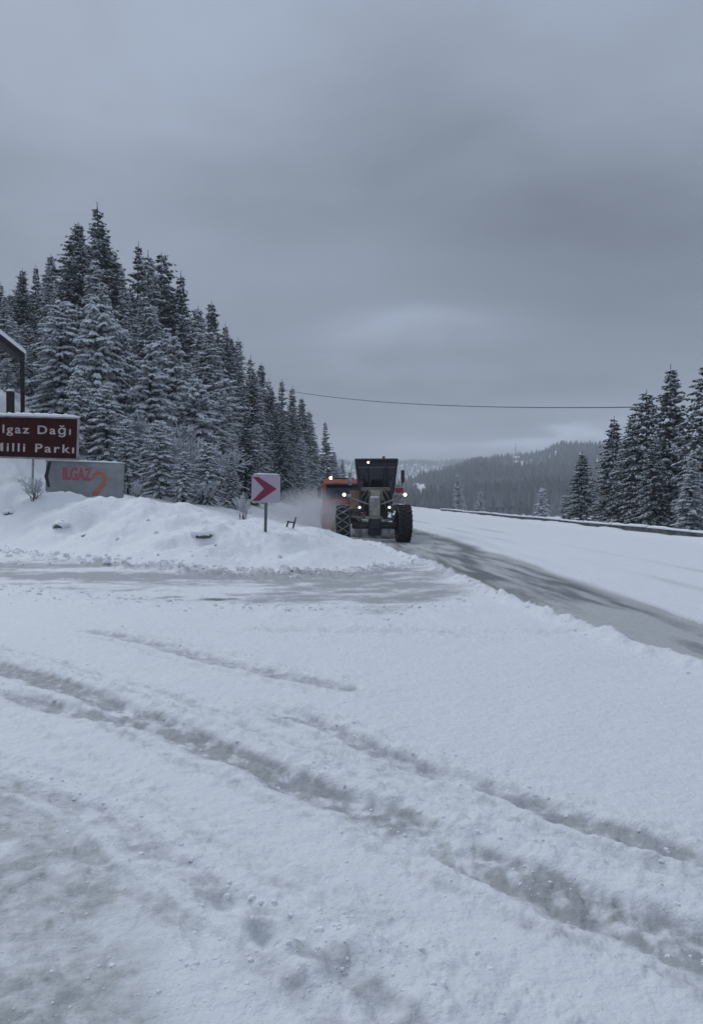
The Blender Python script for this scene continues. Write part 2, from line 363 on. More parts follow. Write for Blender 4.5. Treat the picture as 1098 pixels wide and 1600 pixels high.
    sl = np.maximum(sl, 0.55 * tr * np.clip(.6 + 1.2 * fbm(x * .8, y * .15, 3, 121), 0, 1) * (lane < .3)); dz = dz - .012 * tr
    return dz, np.clip(sl, 0, 1), np.clip(asp, 0, 1), np.clip(ice, 0, 1)
def Hs(x, y):
    a = np.array([float(x)]); b = np.array([float(y)]); return float(H0(a, b)[0] + detail(a, b)[0][0])

# ground material: snow, slush, asphalt and ice told apart by attributes
def ground_mat():
    m = bpy.data.materials.new('snowy_ground'); m.use_nodes = True; t = m.node_tree; b = t.nodes['Principled BSDF']
    def A(n): a = t.nodes.new('ShaderNodeAttribute'); a.attribute_name = n; return a.outputs['Fac']
    geo = t.nodes.new('ShaderNodeNewGeometry')
    def nz(sc, det=5, sc3=(1, 1, 1), rough=.55):
        mp = t.nodes.new('ShaderNodeMapping'); mp.inputs['Scale'].default_value = sc3; t.links.new(geo.outputs['Position'], mp.inputs[0])
        n = t.nodes.new('ShaderNodeTexNoise'); n.inputs['Scale'].default_value = sc; n.inputs['Detail'].default_value = det; n.inputs['Roughness'].default_value = rough
        t.links.new(mp.outputs[0], n.inputs['Vector']); return n.outputs['Fac']
    def M(op, a, bb=None, c=None, cl=False):
        n = t.nodes.new('ShaderNodeMath'); n.operation = op; n.use_clamp = cl
        for i, v in enumerate((a, bb, c)):
            if v is None: continue
            if isinstance(v, (int, float)): n.inputs[i].default_value = v
            else: t.links.new(v, n.inputs[i])
        return n.outputs[0]
    def mix(f, c1, c2):
        n = t.nodes.new('ShaderNodeMix'); n.data_type = 'RGBA'
        t.links.new(f, n.inputs[0])
        for s_, v in ((n.inputs[6], c1), (n.inputs[7], c2)):
            if isinstance(v, tuple): s_.default_value = (*v, 1)
            else: t.links.new(v, s_)
        return n.outputs[2]
    nf = nz(14, 8, rough=.62); nm = nz(2.2, 6); ng = nz(70, 4, rough=.7)
    # soft break-up of the attribute edges
    jit = M('MULTIPLY', M('SUBTRACT', nf, 0.5), 0.9)
    slA, aspA, iceA = A('slush'), A('asphalt'), A('ice')
    n3 = nz(5.5, 7, rough=.65)
    jj = M('ADD', M('MULTIPLY', M('SUBTRACT', nf, 0.5), 2.0), M('MULTIPLY', M('SUBTRACT', n3, 0.5), 1.3))
    sl = M('ADD', slA, M('MULTIPLY', jj, M('MULTIPLY', slA, M('SUBTRACT', 1.35, slA))), cl=True)
    sr = t.nodes.new('ShaderNodeMapRange'); sr.interpolation_type = 'SMOOTHSTEP'; sr.inputs['From Min'].default_value = .02; sr.inputs['From Max'].default_value = 1.0
    t.links.new(sl, sr.inputs['Value']); sl = sr.outputs[0]
    white = mix(nm, (0.80, 0.815, 0.83), (0.74, 0.755, 0.775))
    slush = mix(nf, (0.24, 0.25, 0.25), (0.46, 0.475, 0.48))
    grimy = mix(nm, (0.27, 0.27, 0.255), (0.40, 0.41, 0.41))
    c = mix(M('MULTIPLY', sl, 0.95, cl=True), white, slush)
    ic = M('MULTIPLY', iceA, M('ADD', 0.72, M('MULTIPLY', jj, 1.0)), cl=True)
    c = mix(M('MULTIPLY', ic, 0.95, cl=True), c, mix(nf, (0.20, 0.215, 0.20), (0.44, 0.46, 0.45)))
    speck = M('MULTIPLY', M('GREATER_THAN', ng, 0.66), M('ADD', M('MULTIPLY', sl, .55), M('MULTIPLY', ic, .5)), cl=True)
    c = mix(speck, c, (0.12, 0.115, 0.105))
    asphalt = mix(nf, (0.075, 0.08, 0.083), (0.15, 0.155, 0.16))
    cover = M('ADD', slA, M('MULTIPLY', jj, M('MULTIPLY', slA, M('SUBTRACT', 1.4, slA))), cl=True)
    road = mix(cover, asphalt, (0.46, 0.47, 0.47))
    c = mix(aspA, c, road)
    t.links.new(c, b.inputs['Base Color'])
    rg = M('ADD', 0.62, M('MULTIPLY', aspA, M('MULTIPLY', M('SUBTRACT', 1.0, cover), -0.24))); rg = M('ADD', rg, M('MULTIPLY', ic, -0.2))
    t.links.new(rg, b.inputs['Roughness']); b.inputs['Specular IOR Level'].default_value = 0.3
    bp = t.nodes.new('ShaderNodeBump'); bp.inputs['Distance'].default_value = 0.034; bp.inputs['Strength'].default_value = 0.75
    t.links.new(M('ADD', M('MULTIPLY', nf, 1.0), M('ADD', M('MULTIPLY', ng, 0.15), M('MULTIPLY', n3, 1.2))), bp.inputs['Height']); t.links.new(bp.outputs[0], b.inputs['Normal'])
    return m

def make_ground():
    rr = [0.25]
    while rr[-1] < 2700: rr.append(rr[-1] * (1.0058 if 1.9 < rr[-1] < 9 else 1.0095 if 1.8 < rr[-1] < 60 else 1.02 if rr[-1] < 300 else 1.035))
    rr = np.array(rr)
    th = np.concatenate([np.linspace(-32, 32, 640), np.linspace(32, 328, 150)[1:-1]]) * math.pi / 180
    nr, na = len(rr), len(th)
    r2, t2 = np.meshgrid(rr, th, indexing='ij')
    x = (r2 * np.sin(t2)).ravel(); y = (r2 * np.cos(t2)).ravel()
    x = np.append(x, 0.0); y = np.append(y, 0.0)
    dz, sl, asp, ice = detail(x, y)
    z = H0(x, y) + dz
    me = bpy.data.meshes.new('ground')
    i = np.arange(nr - 1)[:, None] * na; j = np.arange(na)[None, :]; j2 = (j + 1) % na
    q = np.stack([i + j, i + j2, i + na + j2, i + na + j], -1).reshape(-1, 4)[:, ::-1]
    cidx = nr * na
    tri = np.stack([np.full(na, cidx), (np.arange(na) + 1) % na, np.arange(na)], -1)
    me.vertices.add(len(x)); me.vertices.foreach_set('co', np.stack([x, y, z], -1).ravel().astype(np.float32))
    nl = q.size + tri.size
    me.loops.add(nl); me.loops.foreach_set('vertex_index', np.concatenate([q.ravel(), tri.ravel()]).astype(np.int32))
    me.polygons.add(len(q) + len(tri))
    me.polygons.foreach_set('loop_start', np.concatenate([np.arange(len(q)) * 4, q.size + np.arange(len(tri)) * 3]).astype(np.int32))
    me.polygons.foreach_set('use_smooth', np.ones(len(q) + len(tri), bool))
    me.update(calc_edges=True)
    for n, v in (('slush', sl), ('asphalt', asp), ('ice', ice)):
        a = me.attributes.new(n, 'FLOAT', 'POINT'); a.data.foreach_set('value', v.astype(np.float32))
    me.materials.append(ground_mat())
    o = link('ground', me); tag(o, kind='structure', label='snow covered ground with tyre ruts, side road and ploughed bank')
    return o
make_ground()

def clods():
    rn = random.Random(77); V = []; Fc = []
    P_ = []
    for li, (line, hw, dep, slv) in enumerate(RUTS[:8]):
        ln = [math.dist(a, b) for a, b in zip(line[:-1], line[1:])]; tot = sum(ln); n = int([360, 190, 70, 60, 60, 150, 40, 30][li])
        for _ in range(n):
            t = rn.random() * tot; i = 0
            while i < len(ln) - 1 and t > ln[i]: t -= ln[i]; i += 1
            a, b = line[i], line[i + 1]; f = t / max(ln[i], 1e-6); nx, ny = -(b[1] - a[1]) / ln[i], (b[0] - a[0]) / ln[i]
            off = rn.gauss(hw * 1.5, hw * 1.1) if rn.random() < .6 else rn.gauss(0, hw * 3)
            P_.append((a[0] + (b[0] - a[0]) * f + nx * off, a[1] + (b[1] - a[1]) * f + ny * off, .004 + .015 * rn.random() ** 3.5))
    for _ in range(210):
        px, py = rn.gauss(480, 150), rn.gauss(1510, 60)
        if py > 1100: P_.append((*gp(px, py), .004 + .014 * rn.random() ** 4))
    for _ in range(110):
        P_.append((*gp(rn.uniform(-20, 260), rn.uniform(1240, 1610)), .003 + .009 * rn.random() ** 3))
    for _ in range(1100):
        x = rn.uniform(-13, 2.0)
        if rn.random() < .6: P_.append((x, float(bank_y0(x)) - .1 + rn.gauss(0, .4), .02 + .09 * rn.random() ** 3))
        else: P_.append((x, float(road_near(x)) + .3 + rn.gauss(0, .5), .015 + .05 * rn.random() ** 3))
    for _ in range(420):
        y = rn.uniform(6, 30); P_.append((float(lane_l(y)) - .12 + rn.gauss(0, .14), y, .010 + .035 * rn.random() ** 3))
    for _ in range(120):
        P_.append((rn.uniform(-11, 1), rn.uniform(20, 26), .02 + .06 * rn.random() ** 3))
    A = np.array(P_); z = H0(A[:, 0], A[:, 1]) + detail(A[:, 0], A[:, 1])[0]
    for (x, y, r), zz_ in zip(P_, z):
        o = len(V); k = [rn.uniform(.7, 1.3) for _ in range(7)]; a0 = rn.uniform(0, 6)
        for i in range(4): V.append((x + r * k[i] * math.cos(a0 + i * 1.57), y + r * k[i] * math.sin(a0 + i * 1.57), zz_ - r * .25))
        for i in range(4): V.append((x + r * .6 * k[(i + 1) % 7] * math.cos(a0 + .7 + i * 1.57), y + r * .6 * k[(i + 2) % 7] * math.sin(a0 + .7 + i * 1.57), zz_ + r * .5 * k[4]))
        Fc += [(o + i, o + (i + 1) % 4, o + 4 + i) for i in range(4)] + [(o + (i + 1) % 4, o + 4 + (i + 1) % 4, o + 4 + i) for i in range(4)] + [(o + 4, o + 5, o + 6, o + 7)]
    me = bpy.data.meshes.new('snow_clods'); me.from_pydata(V, [], Fc); me.materials.append(mat('clod_snow', (0.70, 0.715, 0.73), .7, noise=(3, (0.82, 0.83, 0.85), .35, .6)))
    tag(link('snow_clods', me), 'crumbs and clods of snow thrown beside the ruts and along the road edges', kind='stuff')
clods()

# ------------------------------------------------------------------ haze
hz = MB().box((0, 0, 65), (5600, 5600, 250)).build('haze', [])
hm = bpy.data.materials.new('haze'); hm.use_nodes = True; t = hm.node_tree; t.nodes.clear()
o_ = t.nodes.new('ShaderNodeOutputMaterial'); pv = t.nodes.new('ShaderNodeVolumePrincipled')
pv.inputs['Color'].default_value = (0.86, 0.90, 0.95, 1); pv.inputs['Density'].default_value = 0.00042; pv.inputs['Anisotropy'].default_value = 0.1
t.links.new(pv.outputs[0], o_.inputs['Volume']); hz.data.materials.append(hm)
tag(hz, 'thin cold mist filling the valley air', kind='stuff')

# ------------------------------------------------------------------ materials
M_needle = mat('spruce_needles', (0.027, 0.046, 0.042), .75, noise=(0.9, (0.056, 0.078, 0.070), .35, .65))
M_frost = mat('frosted_needles', (0.18, 0.20, 0.215), .8, noise=(1.4, (0.44, 0.46, 0.485), .35, .65))
M_rime = mat('rime_covered_needles', (0.26, 0.28, 0.295), .8, noise=(1.1, (0.58, 0.60, 0.625), .35, .65))
M_snow = mat('snow', (0.78, 0.80, 0.83), .65, bump=(9, .02))
M_snowc = mat('clinging_snow', (0.50, 0.53, 0.56), .7, noise=(2.0, (0.72, 0.74, 0.77), .35, .65))
M_bark = mat('bark', (0.030, 0.026, 0.024), .9, noise=(6, (0.07, 0.065, 0.06), .4, .7), bump=(14, .02))
M_twig = mat('frosted_twigs', (0.14, 0.145, 0.155), .8, noise=(3, (0.46, 0.48, 0.51), .38, .66))
M_metal = mat('galvanised_steel', (0.30, 0.31, 0.32), .5, .5, noise=(5, (0.20, 0.205, 0.21), .4, .7))
M_rail = mat('rail_steel', (0.07, 0.073, 0.077), .55, .4, noise=(3, (0.20, 0.20, 0.20), .4, .7))
M_wood = mat('dark_timber', (0.010, 0.008, 0.008), .85, noise=(5, (0.022, 0.017, 0.015), .4, .7))
M_black = mat('black_rubber', (0.012, 0.012, 0.013), .8, noise=(7, (0.035, 0.035, 0.037), .45, .7))
M_blackm = mat('black_paint', (0.010, 0.011, 0.014), .5, noise=(4, (0.022, 0.022, 0.024), .45, .7))

# ------------------------------------------------------------------ far forest on the valley sides
def site(px, py):
    for y_ in np.arange(300, 1450, 5.0):
        x_ = (px - CX) * y_ / F; z_ = float(H0(np.array([x_]), np.array([y_]))[0])
        if z_ >= CH - (py + 3 - HY) * y_ / F: break
    return x_, y_, z_
SITES = [site(668, 774), site(650, 758), site(806, 716)]
def distant_forest():
    rs = np.random.RandomState(5); V = []; Fc = []; Mi = []
    n = 0; tries = 0
    N_ = 34000
    az = rs.uniform(-.55, .62, N_); r = 420 * (1650 / 420) ** rs.uniform(0, 1, N_) ** .75; r[-7000:] = rs.uniform(1850, 2350, 7000); az[-7000:] = rs.uniform(-.2, .35, 7000)
    x = r * np.sin(az); y = r * np.cos(az); z = H0(x, y); h = rs.uniform(7, 15, N_)
    gap = fbm(x / 60, y / 60, 3, 77) + .15 * fbm(x / 200, y / 200, 2, 78)
    h = h * (1 + .5 * fbm(x / 90, y / 90, 3, 79))
    for (hx_, hy_, _), wl_ in zip(SITES, (.013, .010, .006)):
        lat = (x - hx_ * y / hy_); gap = np.where((np.abs(lat) < hy_ * wl_) & (y < hy_ + 12) & (y > hy_ - (150 if wl_ > .008 else 50)), -9, gap)
    for i in range(N_):
        if gap[i] < -0.55 or h[i] > 40: continue
        rb = h[i] * rs.uniform(.17, .25); a0 = rs.uniform(0, 6); o = len(V)
        for lv, (zz_, k) in enumerate(((.0, 1.0), (.45, .62))):
            for q in range(5):
                a = a0 + q * 1.2566 + lv * .6; kk = k * rb * rs.uniform(.75, 1.15)
                V.append((x[i] + kk * math.cos(a), y[i] + kk * math.sin(a), z[i] - 1 + zz_ * h[i]))
        V.append((x[i], y[i], z[i] - 1 + h[i] * .62)); V.append((x[i], y[i], z[i] - 1 + h[i]))
        for q in range(5):
            Fc.append((o + q, o + (q + 1) % 5, o + 10)); Fc.append((o + 5 + q, o + 5 + (q + 1) % 5, o + 11))
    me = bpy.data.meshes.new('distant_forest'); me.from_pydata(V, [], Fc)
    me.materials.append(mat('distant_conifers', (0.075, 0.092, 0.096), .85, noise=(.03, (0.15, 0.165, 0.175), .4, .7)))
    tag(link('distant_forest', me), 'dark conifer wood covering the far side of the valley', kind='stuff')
distant_forest()

# ------------------------------------------------------------------ trees
def conifer(seed, h=15.0, rb=2.6, snow=.5, frost=.3, power=.85, droop=.35, ragged=.18, clear=.05, gaps=.06, twig=.34, load=1.0, fm=None):
    """returns meshes trunk, crown, snow for a tree of height h"""
    rn = random.Random(seed); cr = MB(); sn = MB()
    lean = [(rn.uniform(-.12, .12), rn.uniform(-.12, .12)) for _ in range(2)]
    def axis(z):
        t = z / h; return Vector((lean[0][0] * t * 2 + .1 * math.sin(t * 5 + seed), lean[0][1] * t * 2, z))
    tk = MB().tube([axis(h * k / 8) for k in range(9)], [h * .013 * (1 - k / 8.4) + .012 for k in range(9)], 7)
    asym = [rn.uniform(1 - ragged, 1 + ragged) for _ in range(8)]
    z = clear * h
    while z < h * .985:
        t = z / h
        Lz = rb * (1 - t) ** power * (0.55 + .45 * min(1, (t - clear + .03) * 12)) + .12
        nb = max(4, int(5 + Lz * 2.2)); a0 = rn.uniform(0, 6.28)
        for b in range(nb):
            if rn.random() < gaps: continue
            a = a0 + 6.283 * b / nb + rn.uniform(-.25, .25)
            q = a % 6.283 / 6.283 * 8; i0 = int(q) % 8; f_ = q - int(q)
            Lb = Lz * (asym[i0] * (1 - f_) + asym[(i0 + 1) % 8] * f_) * rn.uniform(1 - ragged * 1.3, 1 + ragged * .7)
            zb = z + rn.uniform(-.28, .28) * (1 - .6 * t)
            d = Vector((math.cos(a), math.sin(a), 0)); up0 = .45 * t + .05; dr = droop * rn.uniform(.55, 1.45)
            base = axis(zb)
            P = lambda s: base + d * (Lb * s) + Vector((0, 0, Lb * (up0 * s - dr * s * s * (1.35 - .5 * s))))
            n = max(2, int(Lb / .2)); side = Vector((-d.y, d.x, 0))
            for k in range(n + 1):
                s = (k + rn.uniform(.1, .9)) / (n + 1)
                if Lb > 1.0 and s < .18: continue
                p = P(s); tw = twig * (1.15 - .6 * s) * (.6 + .4 * min(1, Lb)) * rn.uniform(.75, 1.25)
                for sg in ((-1, 1) if k < n else (0,)):
                    di = (d * (.75 if sg else 1.2) + side * sg * .8 + Vector((0, 0, -.28 - .25 * rn.random()))).normalized()
                    e = p + di * tw * (1.3 if Lb > 1.5 else 1); wd = Vector((-di.y, di.x, 0)).normalized() * tw * .27
                    m_ = p + di * tw * .5; hang = Vector((0, 0, -tw * .34))
                    mi = 1 if rn.random() < frost else 0
                    cr.add([p, m_ + wd + hang * .5, e, m_ - wd + hang * .5, m_ + hang * 1.1], [(0, 1, 2), (0, 2, 3), (0, 4, 2)], mi)
                    if rn.random() < snow:
                        c = p + di * tw * rn.uniform(.35, .6); l = di * tw * rn.uniform(.3, .55) * load; ww = wd * rn.uniform(.7, 1.25) * load; u = Vector((0, 0, .05 + .10 * tw)) * load
                        sn.add([c - l + u * .15, c + ww + u * .05, c + l + u * .0, c - ww + u * .05, c + u], [(0, 1, 4), (1, 2, 4), (2, 3, 4), (3, 0, 4)])
        z += rn.uniform(.75, 1.25) * (.30 + .22 * (1 - t)) * (h / 15) ** .5
    cr.add([axis(h) + Vector((.05, 0, -.7)), axis(h) + Vector((-.05, .05, -.7)), axis(h) + Vector((0, -.06, -.7)), axis(h) + Vector((0, 0, .15))], [(0, 1, 3), (1, 2, 3), (2, 0, 3)], 0)
    return (tk.mesh('trunk', M_bark), cr.mesh('crown', [M_needle, fm or M_frost]), sn.mesh('snow', M_snowc), h)
DARK = [conifer(s, 15, rb, sn, fr, pw, dr, .28, twig=.5) for s, rb, sn, fr, pw, dr in
        [(1, 3.7, .26, .38, .95, .34), (2, 4.2, .22, .42, .88, .40), (3, 3.3, .30, .38, 1.0, .30), (4, 4.6, .22, .44, .75, .5)]]
MID = [conifer(s, 15, rb, sn, fr, pw, .45, .36, twig=.55, load=1.2, fm=M_rime) for s, rb, sn, fr, pw in [(11, 3.7, .62, .80, .8), (12, 3.3, .58, .85, .85), (13, 4.2, .66, .78, .7)]]
FROST = [conifer(s, 10, rb, sn, fr, pw, .42, .38, clear=cl, gaps=.14, twig=.5, load=1.45, fm=M_rime) for s, rb, sn, fr, pw, cl in
         [(21, 3.4, .85, .8, .5, .14), (22, 3.0, .8, .85, .55, .2), (23, 3.6, .9, .75, .45, .12)]]
RIGHT = [conifer(s, 13, rb, sn, fr, pw, dr, .22, clear=.02, twig=.5) for s, rb, sn, fr, pw, dr in
         [(31, 3.3, .45, .40, .78, .5), (32, 3.0, .42, .42, .75, .45), (33, 3.6, .5, .45, .72, .55)]]
def tree(proto, x, y, h, label, group=None, name='snowy_spruce', cat='tree', wid=1.0, sink=.25, snow=True, rz=None):
    tk, cr, sn, h0 = proto
    e = thing(name, label, cat, (x, y, Hs(x, y) - sink), random.uniform(0, 6.28) if rz is None else rz, group)
    e.rotation_euler.x = random.gauss(0, .018); e.rotation_euler.y = random.gauss(0, .018)
    s = h / h0; e.scale = (s * wid, s * wid, s)
    link('trunk', tk, e); c = link('crown', cr, e); link('snow', sn, c)
    return e
def tree_px(proto, px, top, Yd, label, **k):
    x = (px - CX) * Yd / F; zt = CH - (top - HY) * Yd / F
    return tree(proto, x, Yd, zt - Hs(x, Yd) + .25, label, **k)

# skyline trees of the left hillside: px, top row, distance, prototype, width, label
sky_trees = [
 (3, 442, 62, DARK[0], .9, 'dark spruce cut by the left edge of the photo, above the snowy roof corner'),
 (36, 419, 60, DARK[1], .85, 'dark spruce on the skyline, first full one from the left edge'),
 (59, 415, 68, DARK[2], .85, 'slim spruce on the skyline, just right of the first full spruce from the left'),
 (81, 398, 66, MID[0], .8, 'spruce on the skyline at the left shoulder of the tallest clump'),
 (118, 350, 64, DARK[3], .95, 'broad dark spruce with blunt top just left of the tallest tree'),
 (140, 353, 72, DARK[2], .8, 'narrow spruce top squeezed between the blunt spruce and the tallest one'),
 (157, 324, 63, DARK[0], .95, 'tallest spruce of the hillside, sharp tip highest against the sky'),
 (178, 392, 70, DARK[1], .8, 'spruce tucked against the right flank of the tallest spruce'),
 (214, 380, 74, DARK[2], .8, 'pointed spruce at the left end of the second skyline clump'),
 (234, 394, 78, MID[1], .95, 'rounded spruce in the middle of the second skyline clump'),
 (256, 398, 80, DARK[3], .95, 'blunt spruce at the right end of the second skyline clump'),
 (286, 425, 78, DARK[0], .85, 'pointed dark spruce standing alone right of the second skyline clump'),
 (306, 478, 84, MID[2], .8, 'low spruce filling the dip between two pointed skyline spruces'),
 (334, 473, 88, DARK[1], .8, 'spruce with ragged tip where the skyline starts its long fall to the right'),
 (352, 505, 94, DARK[2], .8, 'spruce half way between the ragged tipped one and the wire, upper of two'),
 (368, 530, 99, MID[0], .8, 'spruce half way between the ragged tipped one and the wire, lower of two'),
 (390, 557, 106, DARK[0], .8, 'spruce on the falling skyline, left of a pair above the chevron sign'),
 (408, 565, 110, DARK[1], .8, 'spruce on the falling skyline, right of a pair above the chevron sign'),
 (422, 590, 118, MID[1], .7, 'small spruce below the pair above the chevron sign'),
 (438, 592, 122, DARK[2], .85, 'spruce whose tip stands just left of where the wire meets the trees'),
 (453, 602, 128, DARK[0], .85, 'spruce in front of which the wire ends on the left'),
 (470, 621, 136, DARK[1], .85, 'spruce just right of where the wire ends on the left'),
 (486, 640, 150, MID[2], .8, 'spruce third from the lower end of the left skyline row'),
 (511, 658, 160, DARK[2], .9, 'detached slim spruce at the lower right end of the left forest'),
 (524, 706, 215, DARK[3], .8, 'tiny far spruce behind the orange truck'),
 (537, 716, 240, DARK[0], .8, 'faint farthest spruce just left of the grader cab'),
]
for px, top, Yd, pr, wd, lab in sky_trees:
    tree_px(pr, px, top, Yd, lab, group='spruces on the skyline of the left hillside', wid=wd)
# heavily frosted trees at the front of the forest
front = [
 (98, 466, 45, FROST[0], .85, 'big frosted fir right of the timber shelter, branches heavy with snow'),
 (146, 472, 44, FROST[2], .75, 'snow laden fir right behind the brown sign, with bare dark trunk low down'),
 (228, 535, 44, FROST[1], .85, 'frosted fir with dark trunk showing right of the white board'),
 (22, 500, 50, FROST[1], .9, 'frosted fir seen under the snowy roof edge'),
 (124, 575, 40, FROST[1], .9, 'bushy snow covered fir directly above the right end of the brown sign'),
 (300, 590, 45, FROST[2], .8, 'pale frosted fir behind the crooked dark trunk left of the chevron sign'),
 (340, 605, 47, MID[0], .9, 'snow speckled fir behind and left of the chevron sign'),
 (384, 640, 50, DARK[1], 1.0, 'darker fir directly behind the chevron sign'),
 (268, 505, 51, MID[1], .9, 'tall frosted spruce above the white board, greyish green'),
 (190, 515, 47, FROST[0], .8, 'frosted round crowned fir between brown sign and white board'),
 (200, 655, 39, FROST[1], .9, 'small snowy fir on dark trunk just right of the white board'),
 (6, 462, 50, MID[0], 1.0, 'snow dusted spruce rising just behind the snowy roof corner'),
 (-14, 520, 49, FROST[0], .9, 'frosted fir cut by the left edge under the roof'),
 (12, 560, 47, FROST[2], .8, 'low frosted fir seen between the roof edge and the short snow capped post'),
 (48, 540, 53, MID[2], .9, 'frosted spruce right behind the tall dark shelter post'),
 (72, 585, 45, FROST[2], .75, 'low frosted fir between the shelter posts and the big frosted fir'),
 (168, 600, 40, FROST[0], .9, 'drooping frosted fir standing over the snow heap behind the signs'),
 (250, 655, 38, FROST[0], .95, 'squat snow loaded fir on the crest right of the white board'),
 (322, 690, 37.5, FROST[2], .9, 'squat snow loaded fir on the crest half way to the chevron sign'),
 (362, 705, 40, MID[1], 1.1, 'small dark green snowy fir just left of the chevron sign'),
 (285, 705, 36.5, FROST[1], 1.0, 'smallest snow loaded fir on the crest between white board and chevron sign'),
 (405, 660, 58, MID[2], .9, 'frosted fir showing right above the chevron sign'),
 (440, 660, 72, DARK[3], .9, 'dark snow streaked fir right of the chevron sign, nearest the road'),
 (470, 680, 92, MID[1], .9, 'snow streaked fir by the road, left of the orange truck'),
]
for px, top, Yd, pr, wd, lab in front:
    tree_px(pr, px, top, Yd, lab, name='frosted_fir', group='frosted firs at the foot of the left hillside', wid=wd)
# the mass of the forest
sky_env = lambda p: np.interp(p, [-400, -100, 0, 35, 80, 122, 157, 190, 215, 285, 310, 333, 407, 437, 510, 525], [440, 450, 458, 432, 415, 370, 352, 405, 398, 440, 495, 488, 585, 612, 682, 728])
rf = random.Random(99); cnt = 0; placed = []
for k in range(4000):
    if cnt >= 165: break
    Yd = 38 + 150 * rf.random() ** 1.5; u = rf.random() ** 1.25 * 48
    x = -8.0 - u; px = CX + F * x / Yd
    if px < -60 or px > 515: continue
    if Yd < 53: continue
    if any((x - a) ** 2 + (Yd - b) ** 2 < 2.6 ** 2 for a, b in placed): continue
    g = Hs(x, Yd); ztop = CH - (float(sky_env(px)) + rf.uniform(4, 45) - HY) * Yd / F
    h = min(rf.uniform(10, 19), ztop - g)
    if h < 6: continue
    placed.append((x, Yd)); cnt += 1
    where = 'above the brown sign' if px < 125 else 'above the white board' if px < 200 else 'between the white board and the chevron sign' if px < 390 else 'right of the chevron sign'
    fr = sst(80, 50, Yd + .6 * u) * .9
    pr = rf.choice(MID if rf.random() < .15 + .8 * fr else DARK)
    tree(pr, x, Yd, h, 'snow dusted spruce in the dense hillside forest, ' + where, group='forest spruces ' + where, wid=rf.uniform(.85, 1.25))
rg2 = random.Random(5); pl2 = []; c2_ = 0
for k in range(800):
    if c2_ >= 26: break
    Yd = rg2.uniform(45, 62); x = -8.2 - rg2.random() * 17; px = CX + F * x / Yd
    if px < -30 or px > 440 or any((x - a) ** 2 + (Yd - b) ** 2 < 2.6 ** 2 for a, b in pl2): continue
    top = float(sky_env(px)) + rg2.uniform(70, 150); h = CH - (top - HY) * Yd / F - Hs(x, Yd)
    if not 5 < h < 15: continue
    pl2.append((x, Yd)); c2_ += 1
    where = 'above the signs' if px < 200 else 'left of the chevron sign' if px < 390 else 'right of the chevron sign'
    tree(rg2.choice(FROST + MID), x, Yd, h, 'pale frosted fir in the lower rows of the hillside, ' + where, name='frosted_fir', group='pale lower row firs ' + where, wid=rg2.uniform(.8, .95))
# right hand trees
rt = [
 (906, 706, 62, RIGHT[0], 1.2, 'small spruce at the left end of the right hand clump'),
 (950, 651, 56, RIGHT[1], .95, 'medium spruce second from the left in the right hand clump'),
 (1009, 608, 52, RIGHT[2], 1.0, 'tall spruce with double tip left of the tallest in the right hand clump'),
 (990, 645, 54, RIGHT[1], .9, 'spruce leaning on the left side of the double tipped one'),
 (1051, 568, 49, RIGHT[0], .92, 'tallest spruce of the right hand clump, sharp tip clear of its neighbours'),
 (1100, 566, 45, RIGHT[2], .85, 'tall spruce cut by the right edge of the photo'),
 (1076, 700, 42, MID[1], 1.15, 'lower frosted spruce in front of the tall ones at the right edge'),
 (1028, 690, 47, RIGHT[1], 1.1, 'lower spruce between the double tipped and the tallest one'),
 (970, 715, 55, MID[0], 1.2, 'low bushy spruce in the shade of the right hand clump, near the rail'),
 (885, 772, 66, MID[2], 1.1, 'tiny frosted spruce beside the left end of the right hand clump'),
 (1170, 560, 46, RIGHT[0], .9, 'spruce beyond the right edge'),
]
for px, top, Yd, pr, wd, lab in rt:
    if px > 1150: continue
    tree_px(pr, px, top, Yd, lab, group='spruces behind the guardrail on the right', wid=wd)
for px, top, Yd, wd, lab in [(716, 741, 105, 1.1, 'pale frosted tree beyond the rail, left of two close together'), (748, 768, 110, 1.2, 'pale frosted tree beyond the rail, shorter one of two close together'), (846, 762, 120, 1.2, 'lone pale frosted tree beyond the middle of the guardrail')]:
    tree_px(FROST[1], px, top, Yd, lab, name='frosted_tree', group='pale trees below the guardrail', wid=wd * .55)

# frosted bare shrubs and saplings
def shrub_mesh(seed, h=2.2, n=10, spread=.6):
    rn = random.Random(seed); b = MB(); s2 = MB()
    def grow(p, d, l, r, lv):
        e = p + d * l; m_ = p + d * l * .5 + Vector((rn.uniform(-.06, .06), rn.uniform(-.06, .06), .03)) * l
        b.tube([p, m_, e], [r, r * .8, r * .6], 3, mi=0 if lv < 1 else 1, cap=False)
        if lv >= 2: s2.tube([p + Vector((0, 0, r * 1.1)), m_ + Vector((0, 0, r * 1.6)), e + Vector((0, 0, r))], [r * .8, r * 1.8, r * .8], 4, cap=False)
        if lv >= 4: return
        for _ in range(rn.randint(2, 4)):
            nd = (d + Vector((rn.uniform(-1, 1), rn.uniform(-1, 1), rn.uniform(-.3, .6))) * .75).normalized()
            grow(p + d * l * rn.uniform(.45, 1), nd, l * rn.uniform(.55, .8), max(r * .6, .008), lv + 1)
    for _ in range(n):
        d = Vector((rn.uniform(-1, 1) * spread, rn.uniform(-1, 1) * spread, 1)).normalized()
        grow(Vector((rn.uniform(-.3, .3), rn.uniform(-.3, .3), 0)), d, h * rn.uniform(.28, .42), h * .011 + .008, 0)
    return b.mesh('branches', [M_bark, M_twig]), s2.mesh('snow', M_snowc)
SHR = [shrub_mesh(41), shrub_mesh(42, 2.2, 7, .8), shrub_mesh(43, 2.6, 8, .4)]
